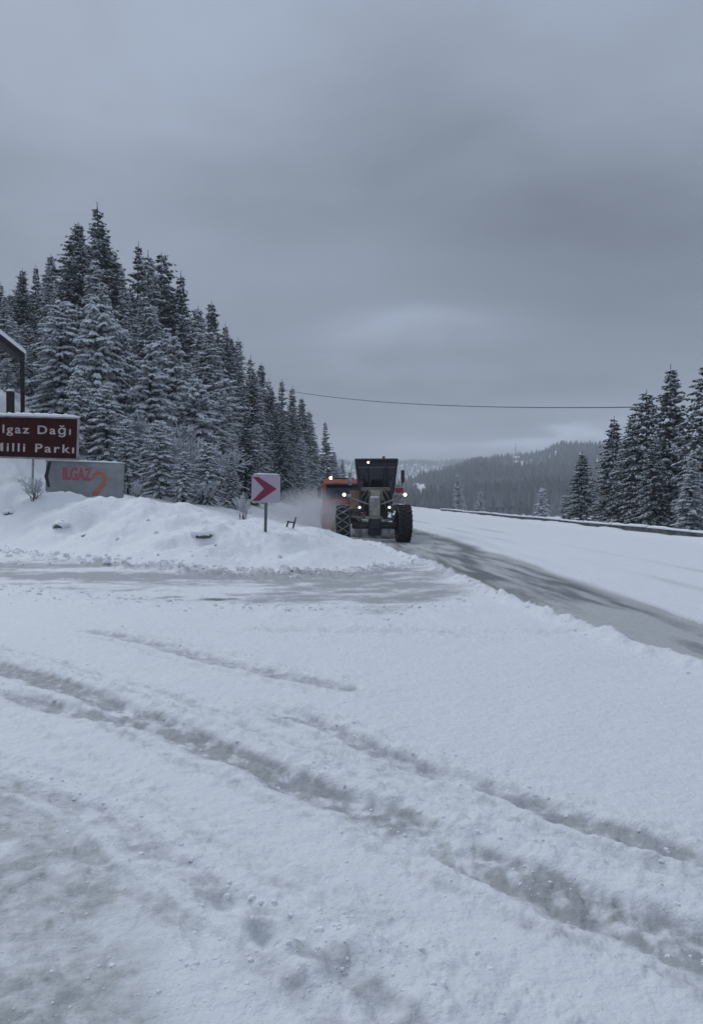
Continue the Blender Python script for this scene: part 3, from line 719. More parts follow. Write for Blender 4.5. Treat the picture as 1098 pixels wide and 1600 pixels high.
shrubs = [
 (56, 733, 31, 0, 'white frosted bush under the brown sign, left of the white board'),
 (280, 715, 40, 2, 'tall frosted thicket in front of the crooked trunk'),
 (315, 735, 37, 0, 'frosted shrub on the crest left of the chevron sign'),
 (380, 770, 33, 2, 'low twiggy frosted shrub just behind the chevron post'),
 (215, 748, 36, 2, 'frosted twigs at the right edge of the white board'),
 (175, 690, 44, 1, 'snow covered bush seen above the white board'),
 (25, 712, 40, 0, 'snowy bush seen below the left end of the brown sign'),
]
def shrub_px(px, top, Yd, k, lab):
    x = (px - CX) * Yd / F; zt = CH - (top - HY) * Yd / F; g = Hs(x, Yd)
    e = thing('frosted_shrub', lab, 'shrub', (x, Yd, g - .1), random.uniform(0, 6), 'frosted shrubs behind the ploughed bank')
    hh = max(zt - g, .8) / 2.3; e.scale = (hh * .9, hh * .9, hh)
    b = link('branches', SHR[k][0], e); link('snow', SHR[k][1], b)
for a in shrubs: shrub_px(*a)
def bare_mesh(seed, h):
    rn = random.Random(seed); tk = MB(); tw = MB(); sn = MB()
    def grow(p, d, l, r, lv):
        m_ = p + d * l * .5 + Vector((rn.uniform(-.08, .08), rn.uniform(-.08, .08), .02)) * l; e = p + d * l
        (tk if lv < 2 else tw).tube([p, m_, e], [r, r * .85, r * .6], 5 if lv < 2 else 3, cap=False)
        if lv >= 2: sn.tube([p + Vector((0, 0, r)), m_ + Vector((0, 0, r * 1.3 + .01)), e + Vector((0, 0, r))], [.008, .020, .008], 4, cap=False)
        if lv >= 6: return
        for _ in range(rn.randint(2, 3) + (lv == 1)):
            nd = (d * .9 + Vector((rn.uniform(-1, 1), rn.uniform(-1, 1), rn.uniform(-.25, .45))) * (.75 if lv else .4)).normalized()
            grow(p + d * l * rn.uniform(.5, 1), nd, l * rn.uniform(.6, .82), max(r * .62, .010), lv + 1)
    for k in range(2):
        grow(Vector((k * .15, 0, 0)), Vector((rn.uniform(-.25, .25), rn.uniform(-.2, .2), 1)).normalized(), h * .26, h * .012, 0)
    return tk.mesh('trunk', M_bark), tw.mesh('branches', M_twig), sn.mesh('snow', M_snowc)
BARE = [bare_mesh(61, 7), bare_mesh(62, 7), bare_mesh(63, 7)]
for px, top, Yd, k, wd, lab in [
    (258, 590, 43, 0, 1.1, 'tall frosted bare tree just right of the white board'),
    (288, 640, 40, 1, 1.2, 'frosted bare tree with a crooked black trunk between white board and chevron sign'),
    (345, 650, 43, 2, 1.2, 'frosted bare tree filling the gap left of the chevron sign'),
    (222, 640, 42, 2, 1.0, 'frosted bare tree rising behind the right corner of the white board'),
    (315, 590, 48, 0, 1.2, 'tall grey frosted bare tree behind the crooked one'),
    (180, 610, 45, 1, 1.1, 'frosted bare tree behind the right end of the brown sign')]:
    x = (px - CX) * Yd / F; g = Hs(x, Yd); hh = (CH - (top - HY) * Yd / F - g) / 6.2
    e = thing('frosted_bare_tree', lab, 'tree', (x, Yd, g - .2), random.uniform(0, 6), 'frosted bare trees at the foot of the left hillside'); e.scale = (hh * wd, hh * wd, hh)
    link('trunk', BARE[k][0], e); b = link('branches', BARE[k][1], e); link('snow', BARE[k][2], b)

# ------------------------------------------------------------------ lettering
def letters(body, size, loc, rot, m, parent, name='lettering', width=None, spacing=1.0, depth=.004, scale_y=1.0, thick=0.0, label=None):
    cu = bpy.data.curves.new('txt', 'FONT'); cu.body = body; cu.size = size; cu.extrude = depth; cu.space_character = spacing; cu.offset = thick
    o = bpy.data.objects.new('txt', cu); C.objects.link(o); bpy.context.view_layer.update()
    me = bpy.data.meshes.new_from_object(o.evaluated_get(bpy.context.evaluated_depsgraph_get()))
    bpy.data.objects.remove(o); me.name = name
    xs = [v.co.x for v in me.vertices]; x0, x1 = min(xs), max(xs); k = (width / (x1 - x0)) if width else 1
    for v in me.vertices: v.co.x = (v.co.x - x0) * k; v.co.y *= scale_y
    me.materials.clear(); me.materials.append(m)
    q = link(name, me, parent); q.location = loc; q.rotation_euler = rot
    if label: q['label'] = label
    return q

# ------------------------------------------------------------------ brown park sign
def snow_cap(mb, x0, x1, y, z, d=.10, hgt=.05, seed=1, n=None):
    rn = random.Random(seed); n = n or max(6, int((x1 - x0) / .12)); polys = []
    for i in range(n + 1):
        x = x0 + (x1 - x0) * i / n; e = min(1, 4 * min(i, n - i) / n + .35); hh = hgt * e * rn.uniform(.75, 1.2)
        polys.append([(x, y - d / 2 * e, z), (x, y - d * .45 * e, z + hh * .6), (x, y, z + hh), (x, y + d * .45 * e, z + hh * .6), (x, y + d / 2 * e, z)])
    return mb.loft(polys)
M_brown = mat('brown_sign_face', (0.024, 0.002, 0.002), .55, noise=(1.5, (0.040, 0.005, 0.004), .4, .6), spec=.12)
M_cream = mat('sign_lettering', (0.52, 0.45, 0.44), .6, noise=(6, (0.36, 0.30, 0.30), .4, .7))
M_frame = mat('sign_frame', (0.22, 0.20, 0.215), .6, noise=(3, (0.33, 0.32, 0.33), .4, .7))
YS = 32.5; sc = YS / F
def sx(px): return (px - CX) * sc
xc = (sx(-24) + sx(124)) / 2; sw = (124 + 24) * sc; sh = 64 * sc
zc = CH - (684 - HY) * sc
sg = thing('park_sign', 'large brown sign reading Ilgaz Dağı Milli Parkı with snow on its top edge', 'sign', (xc, YS, Hs(xc, YS)), 0)
sg.rotation_euler = (0, R(2.0), R(-6)); zr = zc - sg.location.z
MB().box((0, 0, zr), (sw - .05, .035, sh - .05), bev=.008).build('panel', M_brown, sg)
fm = MB()
for a, b in (((-sw / 2, 0, zr + sh / 2), (sw, .09, .055)), ((-sw / 2, 0, zr - sh / 2), (sw, .09, .07))):
    fm.box((0, 0, a[2]), b, bev=.01)
fm.box((sw / 2 - .035, 0, zr), (.07, .088, sh - .064), bev=.01); fm.box((-sw / 2 + .035, 0, zr), (.07, .088, sh - .064), bev=.01)
fm.build('frame', M_frame, sg)
snow_cap(MB(), -sw / 2 - .02, sw / 2 + .02, 0, zr + sh / 2 + .028, .16, .13, 3).build('snow', M_snow, sg, smooth=True)
for px in (-15, 49):
    MB().tube([(sx(px) - xc, .075, -.6), (sx(px) - xc, .075, zr + sh / 2 - .05)], .045, 10).build('post', M_metal, sg)
lw = lambda a, b: (b - a) * sc
letters('Ilgaz Dağı', .46, (sx(-9) - xc, -.022, zr + .16), (R(90), 0, 0), M_cream, sg, width=lw(-9, 111), spacing=1.25, thick=.006)
letters('Milli Parkı', .46, (sx(-16) - xc, -.022, zr - .55), (R(90), 0, 0), M_cream, sg, width=lw(-16, 117), spacing=1.25, thick=.006)

# ------------------------------------------------------------------ white board with ILGAZ 2
M_board = mat('weathered_board', (0.23, 0.24, 0.25), .7, noise=(2.0, (0.30, 0.31, 0.325), .35, .65))
M_red = mat('faded_red_paint', (0.50, 0.07, 0.09), .7, noise=(8, (0.36, 0.14, 0.15), .4, .75))
M_orange_p = mat('orange_red_paint', (0.55, 0.10, 0.04), .7, noise=(6, (0.40, 0.19, 0.13), .35, .7))
YB = 33.5; sb = YB / F; bx = (131 - CX) * sb; bw = (193 - 70) * sb; bh = 2.0
zt = CH - (722 - HY) * sb
bd = thing('ski_centre_board', 'grey white board with red lettering ILGAZ and a big 2, half sunk in the bank', 'sign', (bx, YB, Hs(bx, YB) - .1))
bd.rotation_euler = (0, R(2.2), R(-3)); zr = zt - bd.location.z - .02
MB().box((0, 0, zr - bh / 2), (bw, .05, bh), bev=.008).build('panel', M_board, bd)
b_ = MB(); b_.box((0, 0, zr + .012), (bw + .05, .08, .03)); b_.box((bw / 2, -.0, zr - bh / 2), (.05, .085, bh)); b_.build('frame', M_metal, bd)
snow_cap(MB(), -bw / 2, bw / 2 + .03, 0, zr + .028, .12, .07, 8).build('snow', M_snow, bd, smooth=True)
bp_ = lambda px: (px - 131) * sb
MB().prism([(bp_(78), zr - .03), (bp_(73), zr - .03), (bp_(67.5), zr - .62), (bp_(73.5), zr - 1.05), (bp_(77.5), zr - 1.03), (bp_(73.5), zr - .62)], -.035, -.026).build('arrow', M_blackm, bd)
for px in (90, 170): MB().tube([(bp_(px), .06, -.5), (bp_(px), .06, zr - .06)], .035, 8).build('post', M_metal, bd)
letters('ILGAZ', .5, (bp_(97), -.034, zr - .70), (R(90), 0, 0), M_red, bd, width=lw(97, 143) * YB / YS, scale_y=1.35, depth=.003, thick=.018)
t2_ = MB(); pts2 = [(145, 748), (146, 741), (153, 737), (161, 739), (164.5, 746), (162, 755), (155, 763), (149, 771), (147, 775), (158, 777), (176, 780)]
t2_.tube([(bp_(a), -.03, zr - (b - 722) * sb) for a, b in pts2], [.04, .07, .085, .09, .095, .10, .11, .11, .10, .07, .05], 6)
for v in range(len(t2_.v)):
    a = t2_.v[v]; t2_.v[v] = (a[0], -.034 + (a[1] + .03) * .06, a[2])
t2_.build('numeral', M_orange_p, bd)
MB().tube([(bp_(121), -.031, zr - .03), (bp_(145), -.031, zr - .20), (bp_(166), -.031, zr - .28)], [.004, .008, .004], 5).build('paint_smear', M_red, bd)

# ------------------------------------------------------------------ chevron sign
M_white_s = mat('sign_white', (0.46, 0.35, 0.42), .5, noise=(2.5, (0.40, 0.37, 0.44), .35, .65))
M_crim = mat('sign_red', (0.17, 0.008, 0.035), .5, noise=(4, (0.24, 0.012, 0.05), .4, .7))
YC = 23.6; xq = (414 - CX) * YC / F; s_ = YC / F
ch = thing('chevron_sign', 'white curve marker with a red chevron pointing right on a grey post', 'road sign', (xq, YC, Hs(xq, YC) - .05), R(-3))
ch.rotation_euler = (0, R(1.2), R(-4)); zr = CH - (763.5 - HY) * s_ - ch.location.z; hw = 22.5 * s_; hh = 22 * s_
def rrect(hw, hh, r, n=4):
    P_ = []
    for cx_, cz_, a0 in ((hw - r, -hh + r, -90), (hw - r, hh - r, 0), (-hw + r, hh - r, 90), (-hw + r, -hh + r, 180)):
        for k in range(n + 1):
            a = R(a0 + 90 * k / n); P_.append((cx_ + r * math.cos(a), cz_ + r * math.sin(a)))
    return P_
MB().prism([(x, z + zr) for x, z in rrect(hw, hh, .07)], -.012, .012).build('panel', M_white_s, ch)
P = lambda px, py: ((px - 414) * s_, zr - (py - 763.5) * s_)
MB().prism([P(393, 745.5), P(402, 745.5), P(431, 763.5), P(404, 783), P(393, 783), P(411, 763.5)], -.020, -.0145).build('chevron', M_crim, ch)
snow_cap(MB(), -hw * .9, hw * .95, 0, zr + hh + .001, .09, .035, 12).build('snow', M_snow, ch, smooth=True)
MB().tube([(0, .05, -.6), (0, .05, zr + hh * .6)], .042, 10).build('post', mat('post_grey', (0.10, 0.11, 0.12), .6, .3), ch)
MB().box((0, .03, zr + .25), (.3, .03, .04)).box((0, .03, zr - .25), (.3, .03, .04)).build('bracket', M_metal, ch)

# broken stakes beside it
xk = (455 - CX) * 25 / F; zk = Hs(xk, 25)
st = thing('broken_stake_pair', 'two leaning dark stakes with a short crossbar in the snow right of the chevron sign', 'stakes', (xk, 25, zk))
P3 = lambda px, py, dy=0: ((px - 455) * 25 / F, dy, CH - (py - HY) * 25 / F - zk)
MB().tube([P3(443, 838), P3(448, 822), P3(451, 814)], [.03, .028, .02], 6).build('stake', M_wood, st)
MB().tube([P3(455, 838, .1), P3(458, 822, .1), P3(462, 808, .1)], [.03, .03, .018], 6).build('stake', M_wood, st)
MB().tube([P3(448, 815, .03), P3(461, 817, .08)], .022, 6).build('crossbar', M_wood, st)

# ------------------------------------------------------------------ timber shelter at the left edge
YT = 41.0; st_ = YT / F
ex, ez = (40 - CX) * st_, CH - (556 - HY) * st_          # eave point
gx = Hs(ex, YT); wd2 = 3.2; slope = .80; rx_ = ex - wd2; rz_ = ez + wd2 * slope
sht = thing('timber_shelter', 'dark timber shelter with a steep snow topped gable roof at the left edge', 'shelter', (ex - wd2 * math.cos(R(21.5)), YT - wd2 * math.sin(R(21.5)), gx), R(21.5))
def L3(x, z): return (x - rx_, z - gx)
for side in (-1, 1):
    for y_ in (0,):
        e = (side * (wd2), ez - gx); r_ = (0, rz_ - gx); th_ = .28
        rfm = MB().prism([(e[0], e[1]), (r_[0], r_[1]), (r_[0], r_[1] - th_), (e[0] - side * .05, e[1] - th_)], -.5, 1.7).build('roof', M_wood, sht)
        sp = MB().prism([(e[0] + side * .03, e[1] + .01), (0, r_[1] + .004), (0, r_[1] + .27), (e[0] + side * .04, e[1] + .20), (e[0] + side * .09, e[1] + .06)], -.56, 1.76).build('snow', M_snow, rfm)
for px_ in (-wd2 + .12, wd2 - .10):
    for y_ in (.0, 1.4):
        MB().box((px_, y_, (ez - gx - .2) / 2 - .4), (.20, .20, ez - gx - .2 + .8), bev=.015).build('post', M_wood, sht)
MB().box((0, .6, rz_ - gx - .42), (.16, 2.1, .2)).build('ridge_beam', M_wood, sht)
# short dark post with snow cap
xp = (17.5 - CX) * 40 / F; gp_ = Hs(xp, 40)
ps = thing('snow_capped_post', 'short thick dark post with a cap of snow above the brown sign', 'post', (xp, 40, gp_))
zt_ = CH - (612 - HY) * 40 / F - gp_
MB().box((0, 0, zt_ / 2 - .2), (.30, .30, zt_ + .4), bev=.02).build('shaft', M_wood, ps)
snow_cap(MB(), -.18, .18, 0, zt_, .34, .15, 4, n=6).build('snow', M_snow, ps, smooth=True)

# ------------------------------------------------------------------ dark lumps standing for the shade under snow humps on the bank
M_hump_shade = mat('hump_shade_dark', (0.06, 0.06, 0.065), .85, noise=(5, (0.12, 0.12, 0.125), .4, .7))
def lump(n=10, seed=0, fx=1, fz=1):
    rn = random.Random(seed); m = MB(); vs = []; rows = 6
    for i in range(rows + 1):
        ph = math.pi * i / rows
        for k in range(n):
            a = 6.283 * k / n; rr_ = 1 + rn.uniform(-.12, .12)
            vs.append((math.sin(ph) * math.cos(a) * rr_ * fx, math.sin(ph) * math.sin(a) * rr_, math.cos(ph) * rr_ * fz))
    fs = [(i * n + k, (i + 1) * n + k, (i + 1) * n + (k + 1) % n, i * n + (k + 1) % n) for i in range(rows) for k in range(n)]
    return m.add(vs, fs)
for px, py, s, fx, lab in [(91, 823, .16, 1.2, 'dark lump standing for the shade under a round snow cap on the bank below the white board'), (14, 803, .17, 1.2, 'dark lump for the shaded hollow in the bank at the left edge under a large snow hump'), (318, 838, .16, 1.6, 'long low dark lump for the shade under a snow cap on the bank, left of the chevron post'), (133, 838, .07, 1.5, 'small dark lump for a shaded hollow on the bank under the right end of the white board')]:
    lo, best = None, None
    for Yd in np.arange(19, 33, .1):
        x = (px - CX) * Yd / F; zz_ = CH - (py - HY) * Yd / F
        if Hs(x, Yd) >= zz_: best = (x, Yd, zz_); break
    if not best: continue
    e = thing('hump_shade_lump', lab, 'stone', best, random.uniform(-.3, .3), 'dark lumps for shaded hollows in the ploughed bank')
    q = lump(seed=int(px)); q.v = [(a * s * fx, b * s, c * s * .6) for a, b, c in q.v]; q.build('shade_body', M_hump_shade, e, True)  # dark body put in as the shade below the snow hump
    q = lump(seed=int(px) + 5); q.v = [(a * s * 1.5 * fx, b * s * 1.9 + .16, c * s * 1.0 + s * .22) for a, b, c in q.v]; q.build('snow', M_snow, e, True)

# ------------------------------------------------------------------ guardrail
def guardrail():
    g = thing('guardrail', 'long steel crash barrier half buried in snow along the right side of the road', 'guardrail', (13.2, 31, 0))
    prof = [(.0, 0), (.035, .03), (.0, .075), (.035, .12), (.0, .155)]
    y = 16.0; k = 0; TOP = .31
    while y < 88:
        y1 = y + 4.0; m = MB(); n = 4
        rn = random.Random(k); j0 = rn.uniform(-.03, .03)
        P_ = []
        for i in range(n + 1):
            yy = y + (y1 - y - .02) * i / n; xx = float(rail_x(yy)) ; z0 = TOP - .31 + .02 * math.sin(yy * .4) + j0 * .5
            P_.append([(xx - 13.2 - a, yy - 31, z0 + b * 2) for a, b in prof] + [(xx - 13.2 - a + .012, yy - 31, z0 + b * 2) for a, b in reversed(prof)])
        m.loft(P_); bm_ = m.build('rail_panel', M_rail, g)
        s = MB(); Q = []
        for i in range(9):
            yy = y + (y1 - y) * i / 8; xx = float(rail_x(yy)); z0 = TOP + .02 * math.sin(yy * .4) + j0 * .5; hh = rn.uniform(.05, .11)
            Q.append([(xx - 13.2 - .10, yy - 31, z0 - .02), (xx - 13.2 - .07, yy - 31, z0 + hh * .7), (xx - 13.2, yy - 31, z0 + hh), (xx - 13.2 + .10, yy - 31, z0 + hh * .5), (xx - 13.2 + .12, yy - 31, z0 - .03)])
        s.loft(Q); s.build('snow', M_snow, bm_, True)
        xx = float(rail_x(y)) ; MB().box((xx - 13.2 + .09, y - 31, -.1), (.12, .10, .9)).build('post', M_rail, g)
        y = y1; k += 1
guardrail()

# ------------------------------------------------------------------ overhead wire and its two poles
A_ = pt(441, 609, 131); B_ = pt(1012, 636, 58)
def pole(p, lab):
    g = Hs(p.x, p.y); e = thing('utility_pole', lab, 'pole', (p.x, p.y, g), 0, 'poles carrying the wire')
    MB().tube([(0, 0, -.5), (0, 0, p.z - g + .3)], [.13, .09], 8).build('shaft', M_wood, e)
    MB().box((0, 0, p.z - g + .05), (.9, .08, .1)).build('crossarm', M_wood, e)
pole(A_, 'utility pole hidden among the left spruces where the wire ends'); pole(B_, 'utility pole hidden behind the double tipped spruce on the right')
mid = pt(616, 629.5, 94.5); sag = (A_.z + B_.z) / 2 - mid.z
wp = [A_.lerp(B_, k / 40) - Vector((0, 0, 4 * sag * (k / 40) * (1 - k / 40))) for k in range(41)]
wr_ = MB().tube([p - A_ for p in wp], .045, 6).build('overhead_wire', M_blackm); wr_.location = A_
tag(wr_, 'single dark wire sagging across the road between the two groups of trees', 'wire')

# ------------------------------------------------------------------ houses, snow spots and mast across the valley
def house(px, py, Yd, w_, d_, h_, rh, lab, rz=0.3):
    x_, y_, z_ = site(px, py); k_ = y_ / Yd; Yd, x, z = y_, x_, z_; w_ *= k_; d_ *= k_; h_ *= k_; rh *= k_
    e = thing('far_house', lab, 'house', (x, Yd, z), rz, 'houses across the valley')
    wl = MB().box((0, 0, h_ / 2 - 1), (w_, d_, h_ + 2)).build('wall', mat('house_wall', (.20, .20, .21), .8), e)
    wn = mat('dark_window', (.03, .035, .04), .2)
    for k in range(3):
        MB().box((-w_ / 3 + k * w_ / 3, -d_ / 2 - .02, h_ * .5), (w_ * .12, .06, h_ * .3)).build('window', wn, e)
    hx, hy = w_ / 2 + .5, d_ / 2 + .5
    MB().add([(-hx, -hy, h_), (hx, -hy, h_), (hx, hy, h_), (-hx, hy, h_), (-hx, 0, h_ + rh), (hx, 0, h_ + rh), (-hx, -hy, h_ - .3), (hx, -hy, h_ - .3), (hx, hy, h_ - .3), (-hx, hy, h_ - .3)],
             [(0, 1, 5, 4), (2, 3, 4, 5), (1, 2, 5), (3, 0, 4), (6, 7, 1, 0), (7, 8, 2, 1), (8, 9, 3, 2), (9, 6, 0, 3), (9, 8, 7, 6)]).build('roof', M_snow, e)
house(668, 774, 420, 7.5, 6, .9, 2.6, 'snow roofed house across the valley just right of the grader')
house(650, 758, 520, 3, 4, .8, 1.6, 'small snow roofed hut above and left of the other far house', .1)
house(806, 716, 1350, 9, 8, 3.5, 3.5, 'tiny snowy hut below the mast on the ridge', 0)
xm = (805 - CX) * 1400 / F; zm = float(H0(np.array([xm]), np.array([1400.]))[0])
ms = thing('ridge_mast', 'thin lattice mast on the far ridge line', 'mast', (xm, 1400, zm))
ztop = CH - (692 - HY) * 1400 / F - zm
MB().tube([(-1.2, 0, -2), (0, 0, ztop)], [.35, .25], 4).tube([(1.2, 0, -2), (0, 0, ztop)], [.35, .25], 4).tube([(0, 1.2, -2), (0, 0, ztop)], [.35, .25], 4).build('legs', M_metal, ms)
MB().box((0, 0, ztop * .7), (2.2, .6, .5)).box((0, 0, ztop * .9), (1.4, .6, .5)).build('antenna', M_metal, ms)

# ------------------------------------------------------------------ motor grader
M_yel = mat('grimy_yellow_paint', (0.11, 0.095, 0.06), .6, noise=(2.5, (0.22, 0.215, 0.20), .38, .66))
M_yel2 = mat('frosted_yellow_paint', (0.15, 0.145, 0.12), .65, noise=(4.0, (0.36, 0.36, 0.34), .35, .65))
M_caked = mat('snow_caked_steel', (0.14, 0.14, 0.145), .7, noise=(3.5, (0.42, 0.43, 0.45), .40, .62))
M_dark = mat('dark_steel', (0.020, 0.019, 0.020), .6, noise=(4, (0.06, 0.055, 0.055), .45, .75))
M_chain = mat('tyre_chain', (0.10, 0.105, 0.11), .6, .3, noise=(6, (0.26, 0.27, 0.28), .4, .6))
M_lamp = mat('lit_lamp', (0.9, 0.9, 0.9), .3, emit=((1.0, 0.86, 0.62), 5.0))
M_lamp2 = mat('dim_lamp', (0.9, 0.9, 0.9), .3, emit=((1.0, 0.92, 0.78), 2.5))
M_orl = mat('red_plastic', (0.30, 0.03, 0.04), .4)
M_glass = bpy.data.materials.new('cab_glass'); M_glass.use_nodes = True
t = M_glass.node_tree; bb = t.nodes['Principled BSDF']; bb.inputs['Base Color'].default_value = (0.010, 0.012, 0.016, 1); bb.inputs['Roughness'].default_value = .08
tr = t.nodes.new('ShaderNodeBsdfTransparent'); tr.inputs[0].default_value = (.34, .35, .40, 1); ms_ = t.nodes.new('ShaderNodeMixShader'); ms_.inputs[0].default_value = .45
t.links.new(tr.outputs[0], ms_.inputs[1]); t.links.new(bb.outputs[0], ms_.inputs[2]); t.links.new(ms_.outputs[0], t.nodes['Material Output'].inputs['Surface'])

def wheel(parent, x, y, r=.66, wd=.42, chain=False, seed=0, side=1, steer=0.0, lean=0.0):
    h = bpy.data.objects.new('wheel', None); C.objects.link(h); h.parent = parent; h.location = (x, y, r); h.rotation_euler = (0, lean, steer)
    hw = wd / 2
    m = MB().lathe_x([(-hw * .55, r * .52), (-hw * .9, r * .62), (-hw, r * .78), (-hw * .93, r * .92), (-hw * .72, r * .96), (hw * .72, r * .96), (hw * .93, r * .92), (hw, r * .78), (hw * .9, r * .62), (hw * .55, r * .52)], (0, 0, 0), 40)
    n = 22
    for k in range(n):
        a = 2 * math.pi * k / n
        for s_ in (-1, 1):
            a2 = a + (.5 if s_ > 0 else 0) * 2 * math.pi / n
            c = (s_ * hw * .48, math.cos(a2) * r * .975, math.sin(a2) * r * .975)
            o = len(m.v); m.box((0, 0, 0), (hw * .95, .07, .06)); M_ = Matrix.Rotation(a2, 3, 'X') @ Matrix.Rotation(math.pi / 2, 3, 'X') @ Matrix.Rotation(.35 * s_, 3, 'Z')
            M_ = Matrix.Rotation(a2 - math.pi / 2, 3, 'X') @ Matrix.Rotation(.4 * s_, 3, 'Z')
            for i in range(o, len(m.v)): m.v[i] = tuple(M_ @ Vector(m.v[i]) + Vector(c))
    m.build('tyre', M_black, h, False)
    MB().lathe_x([(side * -hw * .5, .01), (side * hw * .2, .01), (side * hw * .25, r * .2), (side * hw * .1, r * .25), (side * hw * .15, r * .42), (side * hw * .6, r * .5), (side * hw * .62, r * .55), (side * -hw * .5, r * .55), (side * -hw * .5, .01)], (0, 0, 0), 28).build('rim', M_yel, h)
    MB().lathe_x([(side * hw * .2, .01), (side * hw * .55, .01), (side * hw * .55, r * .16), (side * hw * .2, r * .18)], (0, 0, 0), 14).build('hub', M_dark, h)
    if chain:
        c = MB(); n2 = 14
        for k in range(n2):
            a = 2 * math.pi * k / n2; a2 = 2 * math.pi * (k + .5) / n2; a3 = 2 * math.pi * (k + 1) / n2; q = r * 1.045
            Pp = lambda xx, aa: (xx, math.cos(aa) * q, math.sin(aa) * q)
            c.tube([Pp(-hw, a), Pp(-hw * .5, (a + a2) / 2), Pp(0, a2), Pp(hw * .5, (a2 + a3) / 2), Pp(hw, a3)], .022, 5)
            c.tube([Pp(hw, a), Pp(hw * .5, (a + a2) / 2), Pp(0, a2), Pp(-hw * .5, (a2 + a3) / 2), Pp(-hw, a3)], .022, 5)
        for sx_ in (-hw * 1.04, hw * 1.04):
            c.tube([(sx_, math.cos(2 * math.pi * k / 28) * r * .9, math.sin(2 * math.pi * k / 28) * r * .9) for k in range(29)], .018, 5)
        c.build('tyre_chain', M_chain, h)
    return h
def lampobj(parent, x, y, z, r=.09, m=None, housing=True, name='headlight'):
    b = MB(); n = 16
    e = MB().add([(x + r * math.cos(6.283 * k / n), y - .002, z + r * math.sin(6.283 * k / n)) for k in range(n)] + [(x, y - .03, z)], [(k, (k + 1) % n, n) for k in range(n)])
    h = MB(); R_ = r * 1.35
    ring = lambda rr_, yy: [(x + rr_ * math.cos(6.283 * k / n), yy, z + rr_ * math.sin(6.283 * k / n)) for k in range(n)]
    pr = [ring(r * 1.02, y + .004), ring(R_, y - .01), ring(R_, y + .08), ring(r * .5, y + .16)]
    vs = [p for q in pr for p in q]; h.add(vs, [(i * n + k, i * n + (k + 1) % n, (i + 1) * n + (k + 1) % n, (i + 1) * n + k) for i in range(3) for k in range(n)] + [tuple(range(3 * n, 4 * n))])
    ho = h.build(name, M_dark, parent); e.build('lens', m or M_lamp, ho)
    return ho
